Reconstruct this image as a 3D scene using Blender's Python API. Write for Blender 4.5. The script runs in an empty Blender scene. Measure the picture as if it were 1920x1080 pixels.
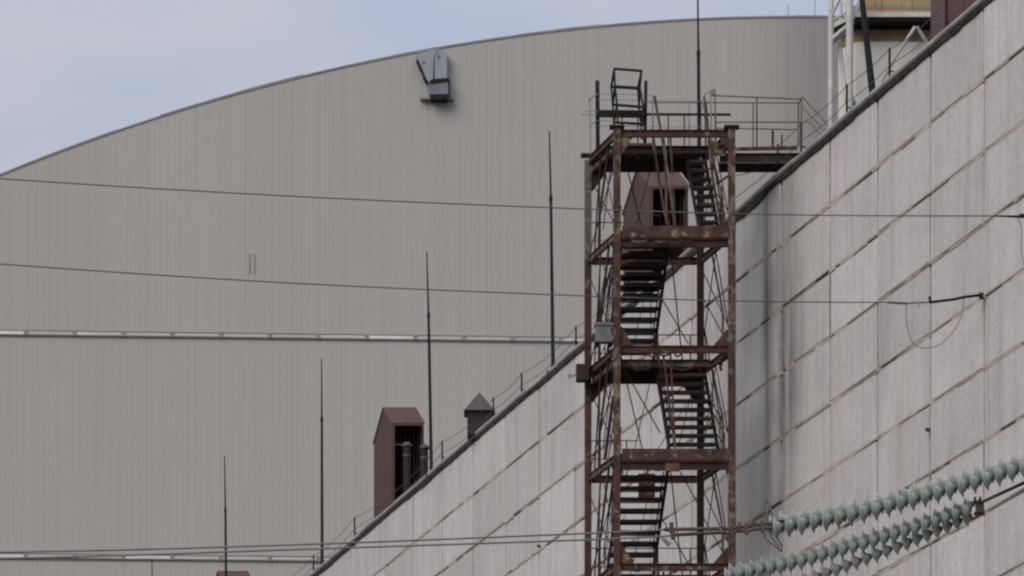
import bpy, bmesh, math, random
from mathutils import Vector, Matrix
R = math.radians
random.seed(7)
scene = bpy.context.scene
COL = scene.collection

# ------------------------------------------------------------------ camera
F = 9134.0            # focal length in 1920-wide pixels
HOR = 2950.0          # row of the horizon in the photograph (far below the frame)
CZ = 1.7              # eye height
cam_d = bpy.data.cameras.new('camera')
cam = bpy.data.objects.new('camera', cam_d); COL.objects.link(cam)
cam.location = (0, 0, CZ); cam.rotation_euler = (R(90), 0, 0)
cam_d.sensor_width = 36; cam_d.lens = F/1920*36
cam_d.shift_y = (HOR-540)/1920
cam_d.clip_start = 1; cam_d.clip_end = 6000
scene.camera = cam

# ------------------------------------------------------------------ sky, sun, exposure
SUN_EL, SUN_AZ = 34, 217     # high, behind the camera's left shoulder
world = bpy.data.worlds.new('World'); scene.world = world
world.use_nodes = True
nt = world.node_tree; nt.nodes.clear()
def WN(t, **k):
    n = nt.nodes.new(t)
    for a, b in k.items(): setattr(n, a, b)
    return n
out = WN('ShaderNodeOutputWorld'); bg = WN('ShaderNodeBackground')
sky = WN('ShaderNodeTexSky', sky_type='NISHITA', sun_disc=False)
sky.sun_elevation = R(SUN_EL); sky.sun_rotation = R(SUN_AZ)
sky.air_density = 1.2; sky.dust_density = 3
tc = WN('ShaderNodeTexCoord'); sep = WN('ShaderNodeSeparateXYZ')
nt.links.new(tc.outputs['Generated'], sep.inputs[0])
# overcast luminance law: (1 + 2 sin h)
ma = WN('ShaderNodeMath', operation='MULTIPLY_ADD'); ma.inputs[1].default_value = 2.0; ma.inputs[2].default_value = 1.0
mx = WN('ShaderNodeMath', operation='MAXIMUM'); mx.inputs[1].default_value = 0.0
nt.links.new(sep.outputs['Z'], mx.inputs[0]); nt.links.new(mx.outputs[0], ma.inputs[0])
nz = WN('ShaderNodeTexNoise'); nz.inputs['Scale'].default_value = 12; nz.inputs['Detail'].default_value = 5
mp = WN('ShaderNodeMapping'); mp.inputs['Scale'].default_value = (1.0, 1.0, 3.0)
nt.links.new(tc.outputs['Generated'], mp.inputs[0]); nt.links.new(mp.outputs[0], nz.inputs[0])
cr = WN('ShaderNodeValToRGB')
cr.color_ramp.elements[0].position = .38; cr.color_ramp.elements[0].color = (2.38, 2.62, 3.32, 1)
cr.color_ramp.elements[1].position = .60; cr.color_ramp.elements[1].color = (2.84, 2.87, 3.28, 1)
nt.links.new(nz.outputs['Fac'], cr.inputs[0])
mul = WN('ShaderNodeVectorMath', operation='SCALE')
# the cloud cover is lavender near the horizon and neutral grey overhead
neu = WN('ShaderNodeMix', data_type='RGBA'); zr_ = WN('ShaderNodeMapRange'); zr_.inputs['From Min'].default_value = .33; zr_.inputs['From Max'].default_value = .8
nt.links.new(sep.outputs['Z'], zr_.inputs['Value']); nt.links.new(zr_.outputs[0], neu.inputs[0]); nt.links.new(cr.outputs[0], neu.inputs[6]); neu.inputs[7].default_value = (2.95, 2.95, 3.05, 1)
nt.links.new(neu.outputs[2], mul.inputs[0]); nt.links.new(ma.outputs[0], mul.inputs['Scale'])
mix = WN('ShaderNodeMix', data_type='RGBA'); mix.inputs[0].default_value = .88
nt.links.new(sky.outputs[0], mix.inputs[6]); nt.links.new(mul.outputs[0], mix.inputs[7])
nt.links.new(mix.outputs[2], bg.inputs[0]); bg.inputs[1].default_value = .1
nt.links.new(bg.outputs[0], out.inputs[0])

sun_d = bpy.data.lights.new('sun', 'SUN'); sun_d.energy = 1.5; sun_d.angle = R(40); sun_d.color = (1, .95, .89)
sun = bpy.data.objects.new('sun', sun_d); COL.objects.link(sun)
az = R(SUN_AZ)
sdir = Vector((math.sin(az)*math.cos(R(SUN_EL)), math.cos(az)*math.cos(R(SUN_EL)), math.sin(R(SUN_EL))))
sun.rotation_euler = sdir.to_track_quat('Z', 'Y').to_euler()
sun.location = sdir*50
vs = scene.view_settings
vs.view_transform = 'Standard'; vs.look = 'None'; vs.exposure = 0.3; vs.gamma = 1; vs.use_curve_mapping = False
scene.cycles.filter_width = 2.3
scene.cycles.max_bounces = 6

# ------------------------------------------------------------------ helpers
def P(px, py, D):
    """world point seen at photo pixel (px, py) at distance D"""
    return Vector(((px-960)*D/F, D, CZ+(HOR-py)*D/F))
WSL = -2560/F; WC = 402300/F
def wall_x(D): return WC + WSL*D
_l = math.hypot(WSL, 1)
WN_ = Vector((-1, WSL, 0))/_l             # outward normal of the long wall
WN_ = Vector((-1/_l, WSL/_l, 0))
def W(D, o, z): return Vector((wall_x(D), D, CZ+z)) + WN_*o     # point on the long wall (z above eye level)
def px_to_D(px): return 402300/(px+1600)

def tag(o, label=None, cat=None, group=None, kind=None):
    if label: o['label'] = label
    if cat: o['category'] = cat
    if group: o['group'] = group
    if kind: o['kind'] = kind
    return o
def thing(name, label, cat, loc=(0, 0, 0), group=None):
    o = bpy.data.objects.new(name, None); COL.objects.link(o); o.location = loc
    o.empty_display_size = .3
    return tag(o, label, cat, group)
def link_mesh(name, me, parent=None, at=None):
    o = bpy.data.objects.new(name, me); COL.objects.link(o)
    if parent:
        o.parent = parent
    return o
def root_loc(p):
    v = Vector()
    while p: v += p.location; p = p.parent
    return v
class MB:
    """collects world-space geometry into ONE mesh object"""
    def __init__(s): s.v = []; s.f = []; s.mi = []; s.sm = []
    def add(s, vs, fs, mi=0, smooth=False):
        b = len(s.v); s.v += [Vector(p) for p in vs]
        for f in fs: s.f.append(tuple(b+i for i in f)); s.mi.append(mi); s.sm.append(smooth)
    def hexa(s, p, mi=0):     # 8 corner points: 0-3 bottom ring, 4-7 top ring
        s.add(p, [(3,2,1,0),(4,5,6,7),(0,1,5,4),(1,2,6,5),(2,3,7,6),(3,0,4,7)], mi)
    def box(s, c, size, mi=0):
        c = Vector(c); x, y, z = [k/2 for k in size]
        s.hexa([c+Vector(q) for q in [(-x,-y,-z),(x,-y,-z),(x,y,-z),(-x,y,-z),(-x,-y,z),(x,-y,z),(x,y,z),(-x,y,z)]], mi)
    def frame(s, a, b, up=(0, 0, 1)):
        d = (b-a).normalized(); u = Vector(up)
        if abs(d.dot(u)) > .98: u = Vector((0, 1, 0))
        r = d.cross(u).normalized(); u2 = r.cross(d).normalized()
        return d, r, u2
    def bar(s, a, b, w, h, mi=0, up=(0, 0, 1)):
        a = Vector(a); b = Vector(b); d, r, u = s.frame(a, b, up)
        q = [(-w/2,-h/2),(w/2,-h/2),(w/2,h/2),(-w/2,h/2)]
        s.add([a+r*x+u*y for x, y in q]+[b+r*x+u*y for x, y in q],
              [(0,1,2,3),(7,6,5,4),(4,5,1,0),(5,6,2,1),(6,7,3,2),(7,4,0,3)], mi)
    def ibeam(s, a, b, w, h, t=.014, mi=0, up=(0, 0, 1)):
        a = Vector(a); b = Vector(b); d, r, u = s.frame(a, b, up)
        t2 = t/2; W2 = w/2; H = h/2
        q = [(-W2,-H),(W2,-H),(W2,-H+t),(t2,-H+t),(t2,H-t),(W2,H-t),(W2,H),(-W2,H),(-W2,H-t),(-t2,H-t),(-t2,-H+t),(-W2,-H+t)]
        n = len(q)
        fs = [(0,1,2,11),(11,2,3,10),(10,3,4,9),(9,4,5,8),(8,5,6,7)]
        f2 = [tuple(n+i for i in reversed(f)) for f in fs]
        sd = [(n+i, n+(i+1) % n, (i+1) % n, i) for i in range(n)]
        s.add([a+r*x+u*y for x, y in q]+[b+r*x+u*y for x, y in q], fs+f2+sd, mi)
    def channel(s, a, b, w, h, t=.012, mi=0, up=(0, 0, 1), flip=1):
        a = Vector(a); b = Vector(b); d, r, u = s.frame(a, b, up); r = r*flip
        H = h/2
        q = [(0,-H),(w,-H),(w,-H+t),(t,-H+t),(t,H-t),(w,H-t),(w,H),(0,H)]
        n = 8
        fs = [(0,1,2,3),(0,3,4,7),(4,5,6,7)]
        s.add([a+r*x+u*y for x, y in q]+[b+r*x+u*y for x, y in q],
              fs+[tuple(n+i for i in reversed(f)) for f in fs]+[(n+i, n+(i+1) % n, (i+1) % n, i) for i in range(n)], mi)
    def angle(s, a, b, w, t=.01, mi=0, up=(0, 0, 1)):
        a = Vector(a); b = Vector(b); d, r, u = s.frame(a, b, up)
        q = [(0,0),(w,0),(w,t),(t,t),(t,w),(0,w)]; n = 6
        fs = [(0,1,2,3),(0,3,4,5)]
        s.add([a+r*x+u*y for x, y in q]+[b+r*x+u*y for x, y in q],
              fs+[tuple(n+i for i in reversed(f)) for f in fs]+[(n+i, n+(i+1) % n, (i+1) % n, i) for i in range(n)], mi)
    def tube(s, pts, r, n=8, mi=0, caps=True):
        pts = [Vector(p) for p in pts]; rs = r if isinstance(r, (list, tuple)) else [r]*len(pts)
        vs = []; prev = None
        for i, p in enumerate(pts):
            t = (pts[min(i+1, len(pts)-1)]-pts[max(i-1, 0)]).normalized()
            if prev is None:
                a = Vector((0, 0, 1)) if abs(t.z) < .9 else Vector((0, 1, 0))
                prev = t.cross(a).normalized()
            x = (prev-t*prev.dot(t)).normalized(); y = t.cross(x); prev = x
            vs += [p+(x*math.cos(2*math.pi*k/n)+y*math.sin(2*math.pi*k/n))*rs[i] for k in range(n)]
        fs = [(i*n+k, i*n+(k+1) % n, (i+1)*n+(k+1) % n, (i+1)*n+k) for i in range(len(pts)-1) for k in range(n)]
        s.add(vs, fs, mi, True)
        if caps:
            s.add(vs[:n], [tuple(reversed(range(n)))], mi); s.add(vs[-n:], [tuple(range(n))], mi)
    def prism(s, pts, vec, mi=0):
        """flat polygon pts extruded by vec"""
        n = len(pts); vec = Vector(vec); pts = [Vector(p) for p in pts]
        s.add(pts+[p+vec for p in pts], [tuple(range(n)), tuple(reversed(range(n, 2*n)))]+[(i+n, (i+1) % n+n, (i+1) % n, i) for i in range(n)], mi)
    def mesh(s, name, mats, off=Vector()):
        me = bpy.data.meshes.new(name)
        me.from_pydata([tuple(v-off) for v in s.v], [], s.f)
        for m in (mats if isinstance(mats, (list, tuple)) else [mats]): me.materials.append(m)
        me.polygons.foreach_set('material_index', s.mi)
        me.polygons.foreach_set('use_smooth', s.sm)
        me.update()
        bm = bmesh.new(); bm.from_mesh(me); bmesh.ops.recalc_face_normals(bm, faces=bm.faces); bm.to_mesh(me); bm.free()
        return me
    def build(s, name, mats, parent=None, **k):
        off = root_loc(parent) if parent else Vector()
        o = link_mesh(name, s.mesh(name, mats, off), parent)
        tag(o, **k)
        return o
def one(fn, name, mats, parent=None, **k):
    m = MB(); fn(m); return m.build(name, mats, parent, **k)

# ------------------------------------------------------------------ materials
def mat(name):
    m = bpy.data.materials.new(name); m.use_nodes = True
    return m, m.node_tree, m.node_tree.nodes['Principled BSDF']
class G:
    """tiny node graph helper"""
    def __init__(s, t): s.t = t
    def n(s, ty, ins=None, **k):
        nd = s.t.nodes.new(ty)
        for a, b in k.items(): setattr(nd, a, b)
        for a, b in (ins or {}).items():
            if hasattr(b, 'is_linked') or isinstance(b, bpy.types.NodeSocket): s.t.links.new(b, nd.inputs[a])
            else: nd.inputs[a].default_value = b
        return nd
    def pos(s): return s.n('ShaderNodeNewGeometry').outputs['Position']
    def scale(s, v, sc): return s.n('ShaderNodeMapping', {0: v, 'Scale': sc}).outputs[0]
    def noise(s, v, scale, detail=4, rough=.55):
        return s.n('ShaderNodeTexNoise', {'Vector': v, 'Scale': scale, 'Detail': detail, 'Roughness': rough}).outputs['Fac']
    def ramp(s, f, a, b): 
        return s.n('ShaderNodeMapRange', {'Value': f, 'From Min': a, 'From Max': b}).outputs[0]
    def mixc(s, f, a, b, bt='MIX'):
        nd = s.t.nodes.new('ShaderNodeMix'); nd.data_type = 'RGBA'; nd.blend_type = bt
        for i, v in ((0, f), (6, a), (7, b)):
            if isinstance(v, bpy.types.NodeSocket): s.t.links.new(v, nd.inputs[i])
            else: nd.inputs[i].default_value = (*v, 1) if isinstance(v, tuple) and len(v) == 3 else v
        return nd.outputs[2]
    def math(s, op, a, b=0.0):
        return s.n('ShaderNodeMath', {0: a, 1: b}, operation=op).outputs[0]
    def bump(s, f, strength, dist, bsdf):
        b = s.n('ShaderNodeBump', {'Height': f, 'Strength': strength, 'Distance': dist})
        s.t.links.new(b.outputs[0], bsdf.inputs['Normal'])
    def rnd(s): return s.n('ShaderNodeObjectInfo').outputs['Random']

def plain(name, c1, c2, rough=.7, scale=2.0, metal=0.0, bump=.3, dist=.01, squash=(1, 1, 1), lo=.35, hi=.65, var=0.0):
    m, t, b = mat(name); g = G(t)
    v = g.scale(g.pos(), squash)
    f = g.ramp(g.noise(v, scale, 6, .6), lo, hi)
    c = g.mixc(f, c1, c2)
    if var:
        k = g.n('ShaderNodeMapRange', {'Value': g.rnd(), 'To Min': 1-var, 'To Max': 1+var}).outputs[0]
        h = g.n('ShaderNodeHueSaturation', {'Color': c, 'Value': k}).outputs[0]; c = h
    t.links.new(c, b.inputs['Base Color'])
    b.inputs['Roughness'].default_value = rough; b.inputs['Metallic'].default_value = metal
    if bump: g.bump(g.noise(g.pos(), scale*6, 5), bump, dist, b)
    return m

# concrete of the long wall: speckle, rain streaks, one broad leak
m_conc, t, b = mat('weathered_concrete'); g = G(t); pos = g.pos()
sx = g.n('ShaderNodeSeparateXYZ', {0: pos}); Y = sx.outputs['Y']; Z = sx.outputs['Z']
big = g.ramp(g.noise(g.scale(pos, (1, .25, .5)), .8, 5), .3, .7)
c = g.mixc(big, (.465, .447, .440), (.545, .527, .518))
streak = g.ramp(g.noise(g.scale(pos, (2.5, 1.0, .12)), 2.2, 5, .65), .5, .78)
c = g.mixc(g.math('MULTIPLY', streak, .55), c, (.245, .235, .23))
ros = g.ramp(g.noise(g.scale(pos, (1.2, .5, .10)), 2.0, 4), .57, .78)
c = g.mixc(g.math('MULTIPLY', ros, .62), c, (.43, .35, .31))
long = g.ramp(g.noise(g.scale(pos, (0, 1.6, .05)), 2.4, 5, .7), .50, .74)
c = g.mixc(g.math('MULTIPLY', long, .42), c, (.26, .245, .24))
# fine pores, stretched so that they stay visible at the grazing view
sp = g.ramp(g.noise(g.scale(pos, (3, 1.0, 2.2)), 4.2, 8, .8), .44, .66)
c = g.mixc(g.math('MULTIPLY', sp, .33), c, (.19, .18, .18))
pale = g.ramp(g.noise(g.scale(pos, (2, .8, 1.5)), 3.1, 5, .7), .56, .75)
c = g.mixc(g.math('MULTIPLY', pale, .36), c, (.62, .61, .60))
def bump_band(y0, w):
    d = g.math('ABSOLUTE', g.math('SUBTRACT', g.math('ADD', Y, g.math('MULTIPLY', g.noise(g.scale(pos, (0, 0, .25)), 1.0, 3), .9)), y0+.45))
    return g.n('ShaderNodeMapRange', {'Value': d, 'From Min': 0.0, 'From Max': w, 'To Min': 1.0, 'To Max': 0.0}, interpolation_type='SMOOTHERSTEP').outputs[0]
lk = g.math('MAXIMUM', bump_band(132.35, .75), g.math('MULTIPLY', bump_band(130.6, 1.6), .85))
lk = g.math('MULTIPLY', lk, g.ramp(g.noise(g.scale(pos, (1, 1.3, .22)), 1.1, 5), .12, .50))
core_ = g.n('ShaderNodeMapRange', {'Value': g.math('ABSOLUTE', g.math('SUBTRACT', Y, 131.15)), 'From Min': .12, 'From Max': .5, 'To Min': 1.0, 'To Max': 0.0}).outputs[0]
core_ = g.math('MULTIPLY', core_, g.ramp(Z, CZ+34.4, CZ+33.8))
lk = g.math('MAXIMUM', lk, g.math('MULTIPLY', core_, g.ramp(g.noise(g.scale(pos, (0, 2, .5)), 2.0, 4), .3, .5)))
hz = g.n('ShaderNodeMapRange', {'Value': Z, 'From Min': CZ+27.0, 'From Max': CZ+31.5}).outputs[0]
hz2 = g.n('ShaderNodeMapRange', {'Value': Z, 'From Min': CZ+38, 'From Max': CZ+34.5, 'To Min': .55, 'To Max': 1.0}).outputs[0]
lk = g.math('MULTIPLY', g.math('MULTIPLY', lk, hz), hz2)
fine = g.ramp(g.noise(g.scale(pos, (0, 1, .03)), 3.2, 4, .7), .30, .62)
lk = g.math('MULTIPLY', lk, g.math('ADD', g.math('MULTIPLY', fine, .65), .35))
c = g.mixc(g.math('MULTIPLY', lk, .95), c, (.082, .083, .081))
# thin runs below the coping
run = g.ramp(g.noise(g.scale(pos, (0, 1.5, .02)), 4.5, 3, .7), .55, .72)
top = g.n('ShaderNodeMapRange', {'Value': Z, 'From Min': CZ+35.4, 'From Max': CZ+37.6}).outputs[0]
c = g.mixc(g.math('MULTIPLY', g.math('MULTIPLY', run, top), .5), c, (.2, .18, .17))
# brown run-off gathered round the bed joints
fr_ = g.math('FRACT', g.math('DIVIDE', g.math('SUBTRACT', 35.8+CZ+.865+17.3, Z), 1.73))
jd = g.math('ABSOLUTE', g.math('SUBTRACT', fr_, .5))
jw = g.math('MULTIPLY', g.noise(g.scale(pos, (1, .8, 2)), 1.6, 6, .75), .085)
jm = g.math('SUBTRACT', 1.0, g.ramp(g.math('DIVIDE', jd, jw), .35, 1.25))
c = g.mixc(g.math('MULTIPLY', jm, .72), c, (.27, .215, .18))
k = g.n('ShaderNodeMapRange', {'Value': g.rnd(), 'To Min': .87, 'To Max': 1.06}).outputs[0]
c = g.n('ShaderNodeHueSaturation', {'Color': c, 'Value': k}).outputs[0]
t.links.new(c, b.inputs['Base Color']); b.inputs['Roughness'].default_value = .9
g.bump(g.noise(pos, 6, 8, .7), .5, .03, b)

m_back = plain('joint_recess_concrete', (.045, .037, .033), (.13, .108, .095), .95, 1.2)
m_mortar = plain('tan_joint_mortar', (.27, .215, .175), (.46, .41, .36), .95, 1.6)
m_mort_d = plain('dirty_joint_mortar', (.14, .115, .10), (.30, .25, .21), .95, 2.5)
m_coping = plain('zinc_coping', (.24, .235, .23), (.42, .41, .40), .55, 1.5, .1, .3, .02, (1, .5, 1), .3, .7, .12)
m_shade_dirt = plain('coping_shade_and_dirt', (.014, .013, .012), (.06, .05, .045), .95, 2.5, 0, .6, .04)  # near-black tone for the coping's underside: painted shade plus dirt
m_roof = plain('roof_gravel_felt', (.07, .07, .07), (.14, .135, .13), .95, .5)

# profiled cladding of the arched hall
m_clad, t, b = mat('profiled_grey_cladding'); g = G(t); pos = g.pos()
c = g.mixc(g.ramp(g.noise(g.scale(pos, (1, 1, .25)), .06, 4), .3, .7), (.332, .319, .306), (.362, .349, .335))
st = g.ramp(g.noise(g.scale(pos, (1.2, 0, .035)), 1.3, 6, .7), .40, .75)
c = g.mixc(g.math('MULTIPLY', st, .25), c, (.235, .222, .212))
st2 = g.ramp(g.noise(g.scale(pos, (2.2, 0, .07)), 1.9, 5, .7), .52, .72)
c = g.mixc(g.math('MULTIPLY', st2, .25), c, (.39, .373, .36))
# streaky darkening towards the crown beside the stack
sx = g.n('ShaderNodeSeparateXYZ', {0: pos})
so = g.n('ShaderNodeMapRange', {'Value': g.math('ADD', sx.outputs['X'], g.math('MULTIPLY', g.noise(g.scale(pos, (1.2, 0, .05)), 1.2, 4), 4.0)), 'From Min': 15.5, 'From Max': 22.5}, interpolation_type='SMOOTHSTEP').outputs[0]
c = g.mixc(g.math('MULTIPLY', so, .55), c, (.115, .108, .105))
k = g.n('ShaderNodeMapRange', {'Value': g.rnd(), 'To Min': .975, 'To Max': 1.02}).outputs[0]
c = g.n('ShaderNodeHueSaturation', {'Color': c, 'Value': k}).outputs[0]
t.links.new(c, b.inputs['Base Color']); b.inputs['Roughness'].default_value = .6
g.bump(g.noise(g.scale(pos, (1, 1, .3)), 2.5, 4), .25, .03, b)
m_trim = plain('grey_edge_trim', (.17, .163, .157), (.23, .222, .215), .6, .5)
m_strip = plain('pale_ledge_metal', (.32, .31, .305), (.42, .41, .405), .45, .35, .2, .2, .01, (1, 1, 1), .35, .65, .25)
m_strip_d = plain('dull_ledge_metal', (.19, .18, .172), (.25, .237, .227), .6, 1.0)
m_hallroof = plain('hall_roof_sheet', (.3, .3, .3), (.36, .36, .36), .5, .2)

# rusting steel with peeling paint; share of bare paint differs
def lowspec(m):
    m.node_tree.nodes['Principled BSDF'].inputs['Specular IOR Level'].default_value = .15
lowspec(m_strip_d)
def rusty(name, paint, lo, hi, dark=(.030, .014, .011), red=(.092, .034, .024)):
    m, t, b = mat(name); g = G(t); pos = g.pos()
    f = g.ramp(g.noise(g.scale(pos, (1, 1, .7)), 3.2, 7, .65), .38, .66)
    c = g.mixc(f, dark, red)
    o = g.ramp(g.noise(pos, 9, 6, .7), .58, .7)
    c = g.mixc(g.math('MULTIPLY', o, .55), c, (.19, .085, .045))
    p = g.ramp(g.noise(g.scale(pos, (1.3, 1.3, 1.0)), 2.6, 8, .72), lo, hi)
    c = g.mixc(p, c, g.mixc(g.noise(pos, 3, 3), paint, tuple(q*.6 for q in paint)))
    t.links.new(c, b.inputs['Base Color']); b.inputs['Roughness'].default_value = .85
    g.bump(g.noise(pos, 30, 6), .5, .01, b)
    return m
m_rust = rusty('rust_red_steel', (.19, .16, .11), .55, .64, (.020, .010, .008), (.080, .026, .016))
m_rust_p = rusty('rusty_steel_olive_paint', (.17, .15, .10), .50, .58, (.024, .012, .009), (.085, .031, .019))
m_riser = plain('rust_riser_sheet', (.028, .018, .017), (.06, .034, .03), .85, 3)
m_rust_t = rusty('flaking_painted_steel', (.20, .18, .13), .54, .60, (.022, .012, .010), (.082, .031, .021))
m_rust_g = rusty('rusty_steel_green_paint', (.13, .15, .12), .40, .54)
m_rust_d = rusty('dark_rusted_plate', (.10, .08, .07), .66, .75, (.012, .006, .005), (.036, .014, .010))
m_dark = plain('dark_painted_steel', (.007, .007, .007), (.018, .016, .016), .6, 3)
m_mast = plain('mast_steel', (.012, .012, .013), (.026, .025, .025), .8, 2, .0)
m_galv = plain('galvanised_rail', (.15, .145, .145), (.24, .23, .23), .5, 3, .3)
m_railb = plain('rust_stained_rail', (.075, .05, .043), (.15, .115, .10), .8, 3)
m_house = plain('red_brown_sheet', (.046, .018, .014), (.066, .027, .021), .7, 1.2, 0, .2, .02)
m_void = plain('black_louvre', (.008, .008, .009), (.02, .018, .018), .8, 3)
m_pipe = plain('rusted_pipe', (.022, .017, .016), (.04, .028, .025), .8, 3)
m_brown = plain('dark_brown_sheet', (.022, .020, .020), (.042, .036, .036), .7, 2)
m_capm = plain('brown_vent_cap', (.038, .032, .032), (.065, .055, .053), .6, 3)
m_cable = plain('aluminium_cable', (.13, .13, .13), (.19, .185, .185), .5, 4, .5)
m_thin = plain('thin_dark_wire', (.055, .052, .052), (.09, .086, .084), .6, 4)
m_hard = plain('rusty_line_hardware', (.035, .028, .025), (.10, .075, .06), .75, 8, .3)
m_yel = plain('ochre_cladding_panel', (.24, .165, .07), (.32, .235, .115), .6, .8, 0, .2, .01, (1, 1, 1), .3, .7, .08)
m_white = plain('off_white_paint', (.52, .50, .46), (.64, .62, .58), .6, .6, 0, .2, .01, (1, 1, .3))
m_lgrey = plain('light_grey_tube_paint', (.36, .36, .35), (.50, .50, .49), .5, 1)
m_grey = plain('mid_grey_paint', (.20, .20, .205), (.28, .28, .29), .6, 1)
m_olive = plain('soiled_yellow_band', (.16, .125, .07), (.24, .19, .11), .8, 1.5)
m_maroon = plain('maroon_sheet', (.060, .022, .021), (.085, .033, .030), .6, 1)
m_blue = plain('blue_grey_sheet', (.19, .215, .25), (.24, .265, .30), .5, 1)
m_blue_d = plain('blue_grey_machine', (.10, .105, .13), (.15, .155, .19), .5, 1.5)
m_boxg = plain('grey_green_enamel', (.07, .085, .08), (.14, .16, .15), .5, 4)
for m_ in (m_shade_dirt, m_dark, m_mast, m_void, m_brown, m_pipe): lowspec(m_)
m_ground = plain('ground_gravel', (.10, .095, .085), (.17, .16, .14), .95, .3)
m_glass, t, b = mat('pale_green_glass'); g = G(t)
c = g.mixc(g.noise(g.pos(), 14, 3), (.31, .365, .335), (.47, .53, .495))
t.links.new(c, b.inputs['Base Color']); b.inputs['Roughness'].default_value = .15; b.inputs['IOR'].default_value = 1.5
b.inputs['Transmission Weight'].default_value = .35

# ------------------------------------------------------------------ ground
m = MB(); m.add([(-3000, -600, 0), (3000, -600, 0), (3000, 5000, 0), (-3000, 5000, 0)], [(0, 1, 2, 3)])
m.build('ground', m_ground, kind='structure')

# ------------------------------------------------------------------ arched hall, far behind
HALL = thing('arched_hall', 'huge arched hall clad in pale grey profiled sheet behind everything', 'building', (-31.5, 300, 0))
YAW = R(2.8); CU, SU = math.cos(YAW), math.sin(YAW)
RAD = 131.0; UC = (1560)/F*300*1.004
TOPZ = (HOR-30)/F*302.5 + CZ
def hall(u, v, z): return Vector((-31.5+u*CU-v*SU, 300+u*SU+v*CU, z))
def arc(u):
    d = abs(u-UC)
    return TOPZ-RAD+math.sqrt(max(RAD*RAD-d*d, 0)) if d < RAD else 0
ZB1 = (HOR-632)/F*301+CZ; ZB2 = (HOR-1049)/F*301+CZ; ZB3 = ZB2-13.7
PW = 3.0; RP = .25
def corrugated(u0, u1, z0, z1f, name='cladding_sheet'):
    m = MB(); n = int(round((u1-u0)/RP)); g_ = .002
    us = []
    for i in range(n):
        dp = random.choice((.001, .002, .003, .004, .008)); a = u0+g_+(u1-u0-2*g_)*i/n; w = (u1-u0-2*g_)/n
        us += [(a, 0), (a+w*.42, 0), (a+w*.52, -dp), (a+w*.9, -dp)]
    us.append((u1-g_, 0))
    vs = []; fs = []
    for (u, o) in us:
        o += random.uniform(-.002, .002)
        vs += [hall(u, o, z0), hall(u, o, z1f(u))]
    for i in range(len(us)-1): fs.append((2*i, 2*i+2, 2*i+3, 2*i+1))
    # returned edges, so that the sheet has a thickness
    nb = len(vs); a, c_ = us[0][0], us[-1][0]
    vs += [hall(a, .06, z0), hall(a, .06, z1f(a)), hall(c_, .06, z0), hall(c_, .06, z1f(c_))]
    fs += [(nb, 0, 1, nb+1), (2*len(us)-2, nb+2, nb+3, 2*len(us)-1), (nb+2, nb, nb+1, nb+3)]
    m.add(vs, fs)
    me = bpy.data.meshes.new(name); me.from_pydata([tuple(v-Vector(HALL.location)) for v in m.v], [], m.f); me.materials.append(m_clad); me.update()
    o = link_mesh(name, me, HALL)
    return o
for i in range(-8, 30):
    u0 = i*PW; u1 = u0+PW
    if arc(u0) < ZB1+2: continue
    corrugated(u0, u1, ZB1+.17, lambda u: arc(u)-.12)
    corrugated(u0, u1, ZB2+.17, lambda u: ZB1-.17)
    corrugated(u0, u1, ZB3, lambda u: ZB2-.17)
# lighter horizontal ledges (one flashing per sheet width)
for zb in (ZB1, ZB2):
    mj = MB()
    for i in range(-8, 29):
        o_ = 1.55
        u0 = i*PW+o_
        q = MB()
        q.hexa([hall(u0+.1, -.16, zb-.10), hall(u0+PW-.1, -.16, zb-.10), hall(u0+PW-.1, .05, zb-.10), hall(u0+.1, .05, zb-.10),
                hall(u0+.1, -.10, zb+.11), hall(u0+PW-.1, -.10, zb+.11), hall(u0+PW-.1, .05, zb+.13), hall(u0+.1, .05, zb+.13)])
        f_ = q.build('ledge_flashing', m_strip if random.random() < (.72 if zb == ZB1 else .2) else m_clad, HALL)
        mj.hexa([hall(u0-.12, -.17, zb-.15), hall(u0+.12, -.17, zb-.15), hall(u0+.12, .05, zb-.15), hall(u0-.12, .05, zb-.15),
                 hall(u0-.12, -.17, zb+.15), hall(u0+.12, -.17, zb+.15), hall(u0+.12, .05, zb+.15), hall(u0-.12, .05, zb+.15)])
    a, c_ = -22, 88
    for (z0, z1) in ((zb-.17, zb-.11), (zb+.13, zb+.18)):
        mj.hexa([hall(a, -.12, z0), hall(c_, -.12, z0), hall(c_, .05, z0), hall(a, .05, z0), hall(a, -.12, z1), hall(c_, -.12, z1), hall(c_, .05, z1), hall(a, .05, z1)])
    mj.build('ledge_joint', m_strip_d, HALL)
# core wall, roof and edge trim
m = MB(); ring = []
N = 90
for i in range(N+1):
    th = math.pi*i/N
    ring.append((UC-RAD*math.cos(th), TOPZ-RAD+RAD*math.sin(th)-.3))
ring = [(ring[0][0], 0)] + [r for r in ring if r[1] > 0] + [(ring[-1][0], 0)]
m.add([hall(u, .1, z) for u, z in ring], [tuple(range(len(ring)))])
m.build('end_wall', m_clad, HALL)
m = MB(); vs = [hall(u, .1, z+.25) for u, z in ring]+[hall(u, 140, z+.25) for u, z in ring]; n = len(ring)
m.add(vs, [(i, i+1, n+i+1, n+i) for i in range(n-1)], 0, True); m.build('roof', m_hallroof, HALL)
# trim: separate overlapping lengths following the arch
u = UC-75; k = 0
while u < UC+40:
    L = random.uniform(2.5, 6.2); q = MB(); dz = random.uniform(-.02, .05)
    steps = 4; prev = None
    for j in range(steps+1):
        uu = u+L*j/steps
        p = [hall(uu, -.05, arc(uu)-.12), hall(uu, -.06, arc(uu)+dz), hall(uu, .5, arc(uu)+.05+dz), hall(uu, .12, arc(uu)-.14)]
        if prev: q.hexa([prev[0], p[0], p[3], prev[3], prev[1], p[1], p[2], prev[2]])
        prev = p
    q.build('edge_trim', m_trim, HALL)
    u += L-.02; k += 1
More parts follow.
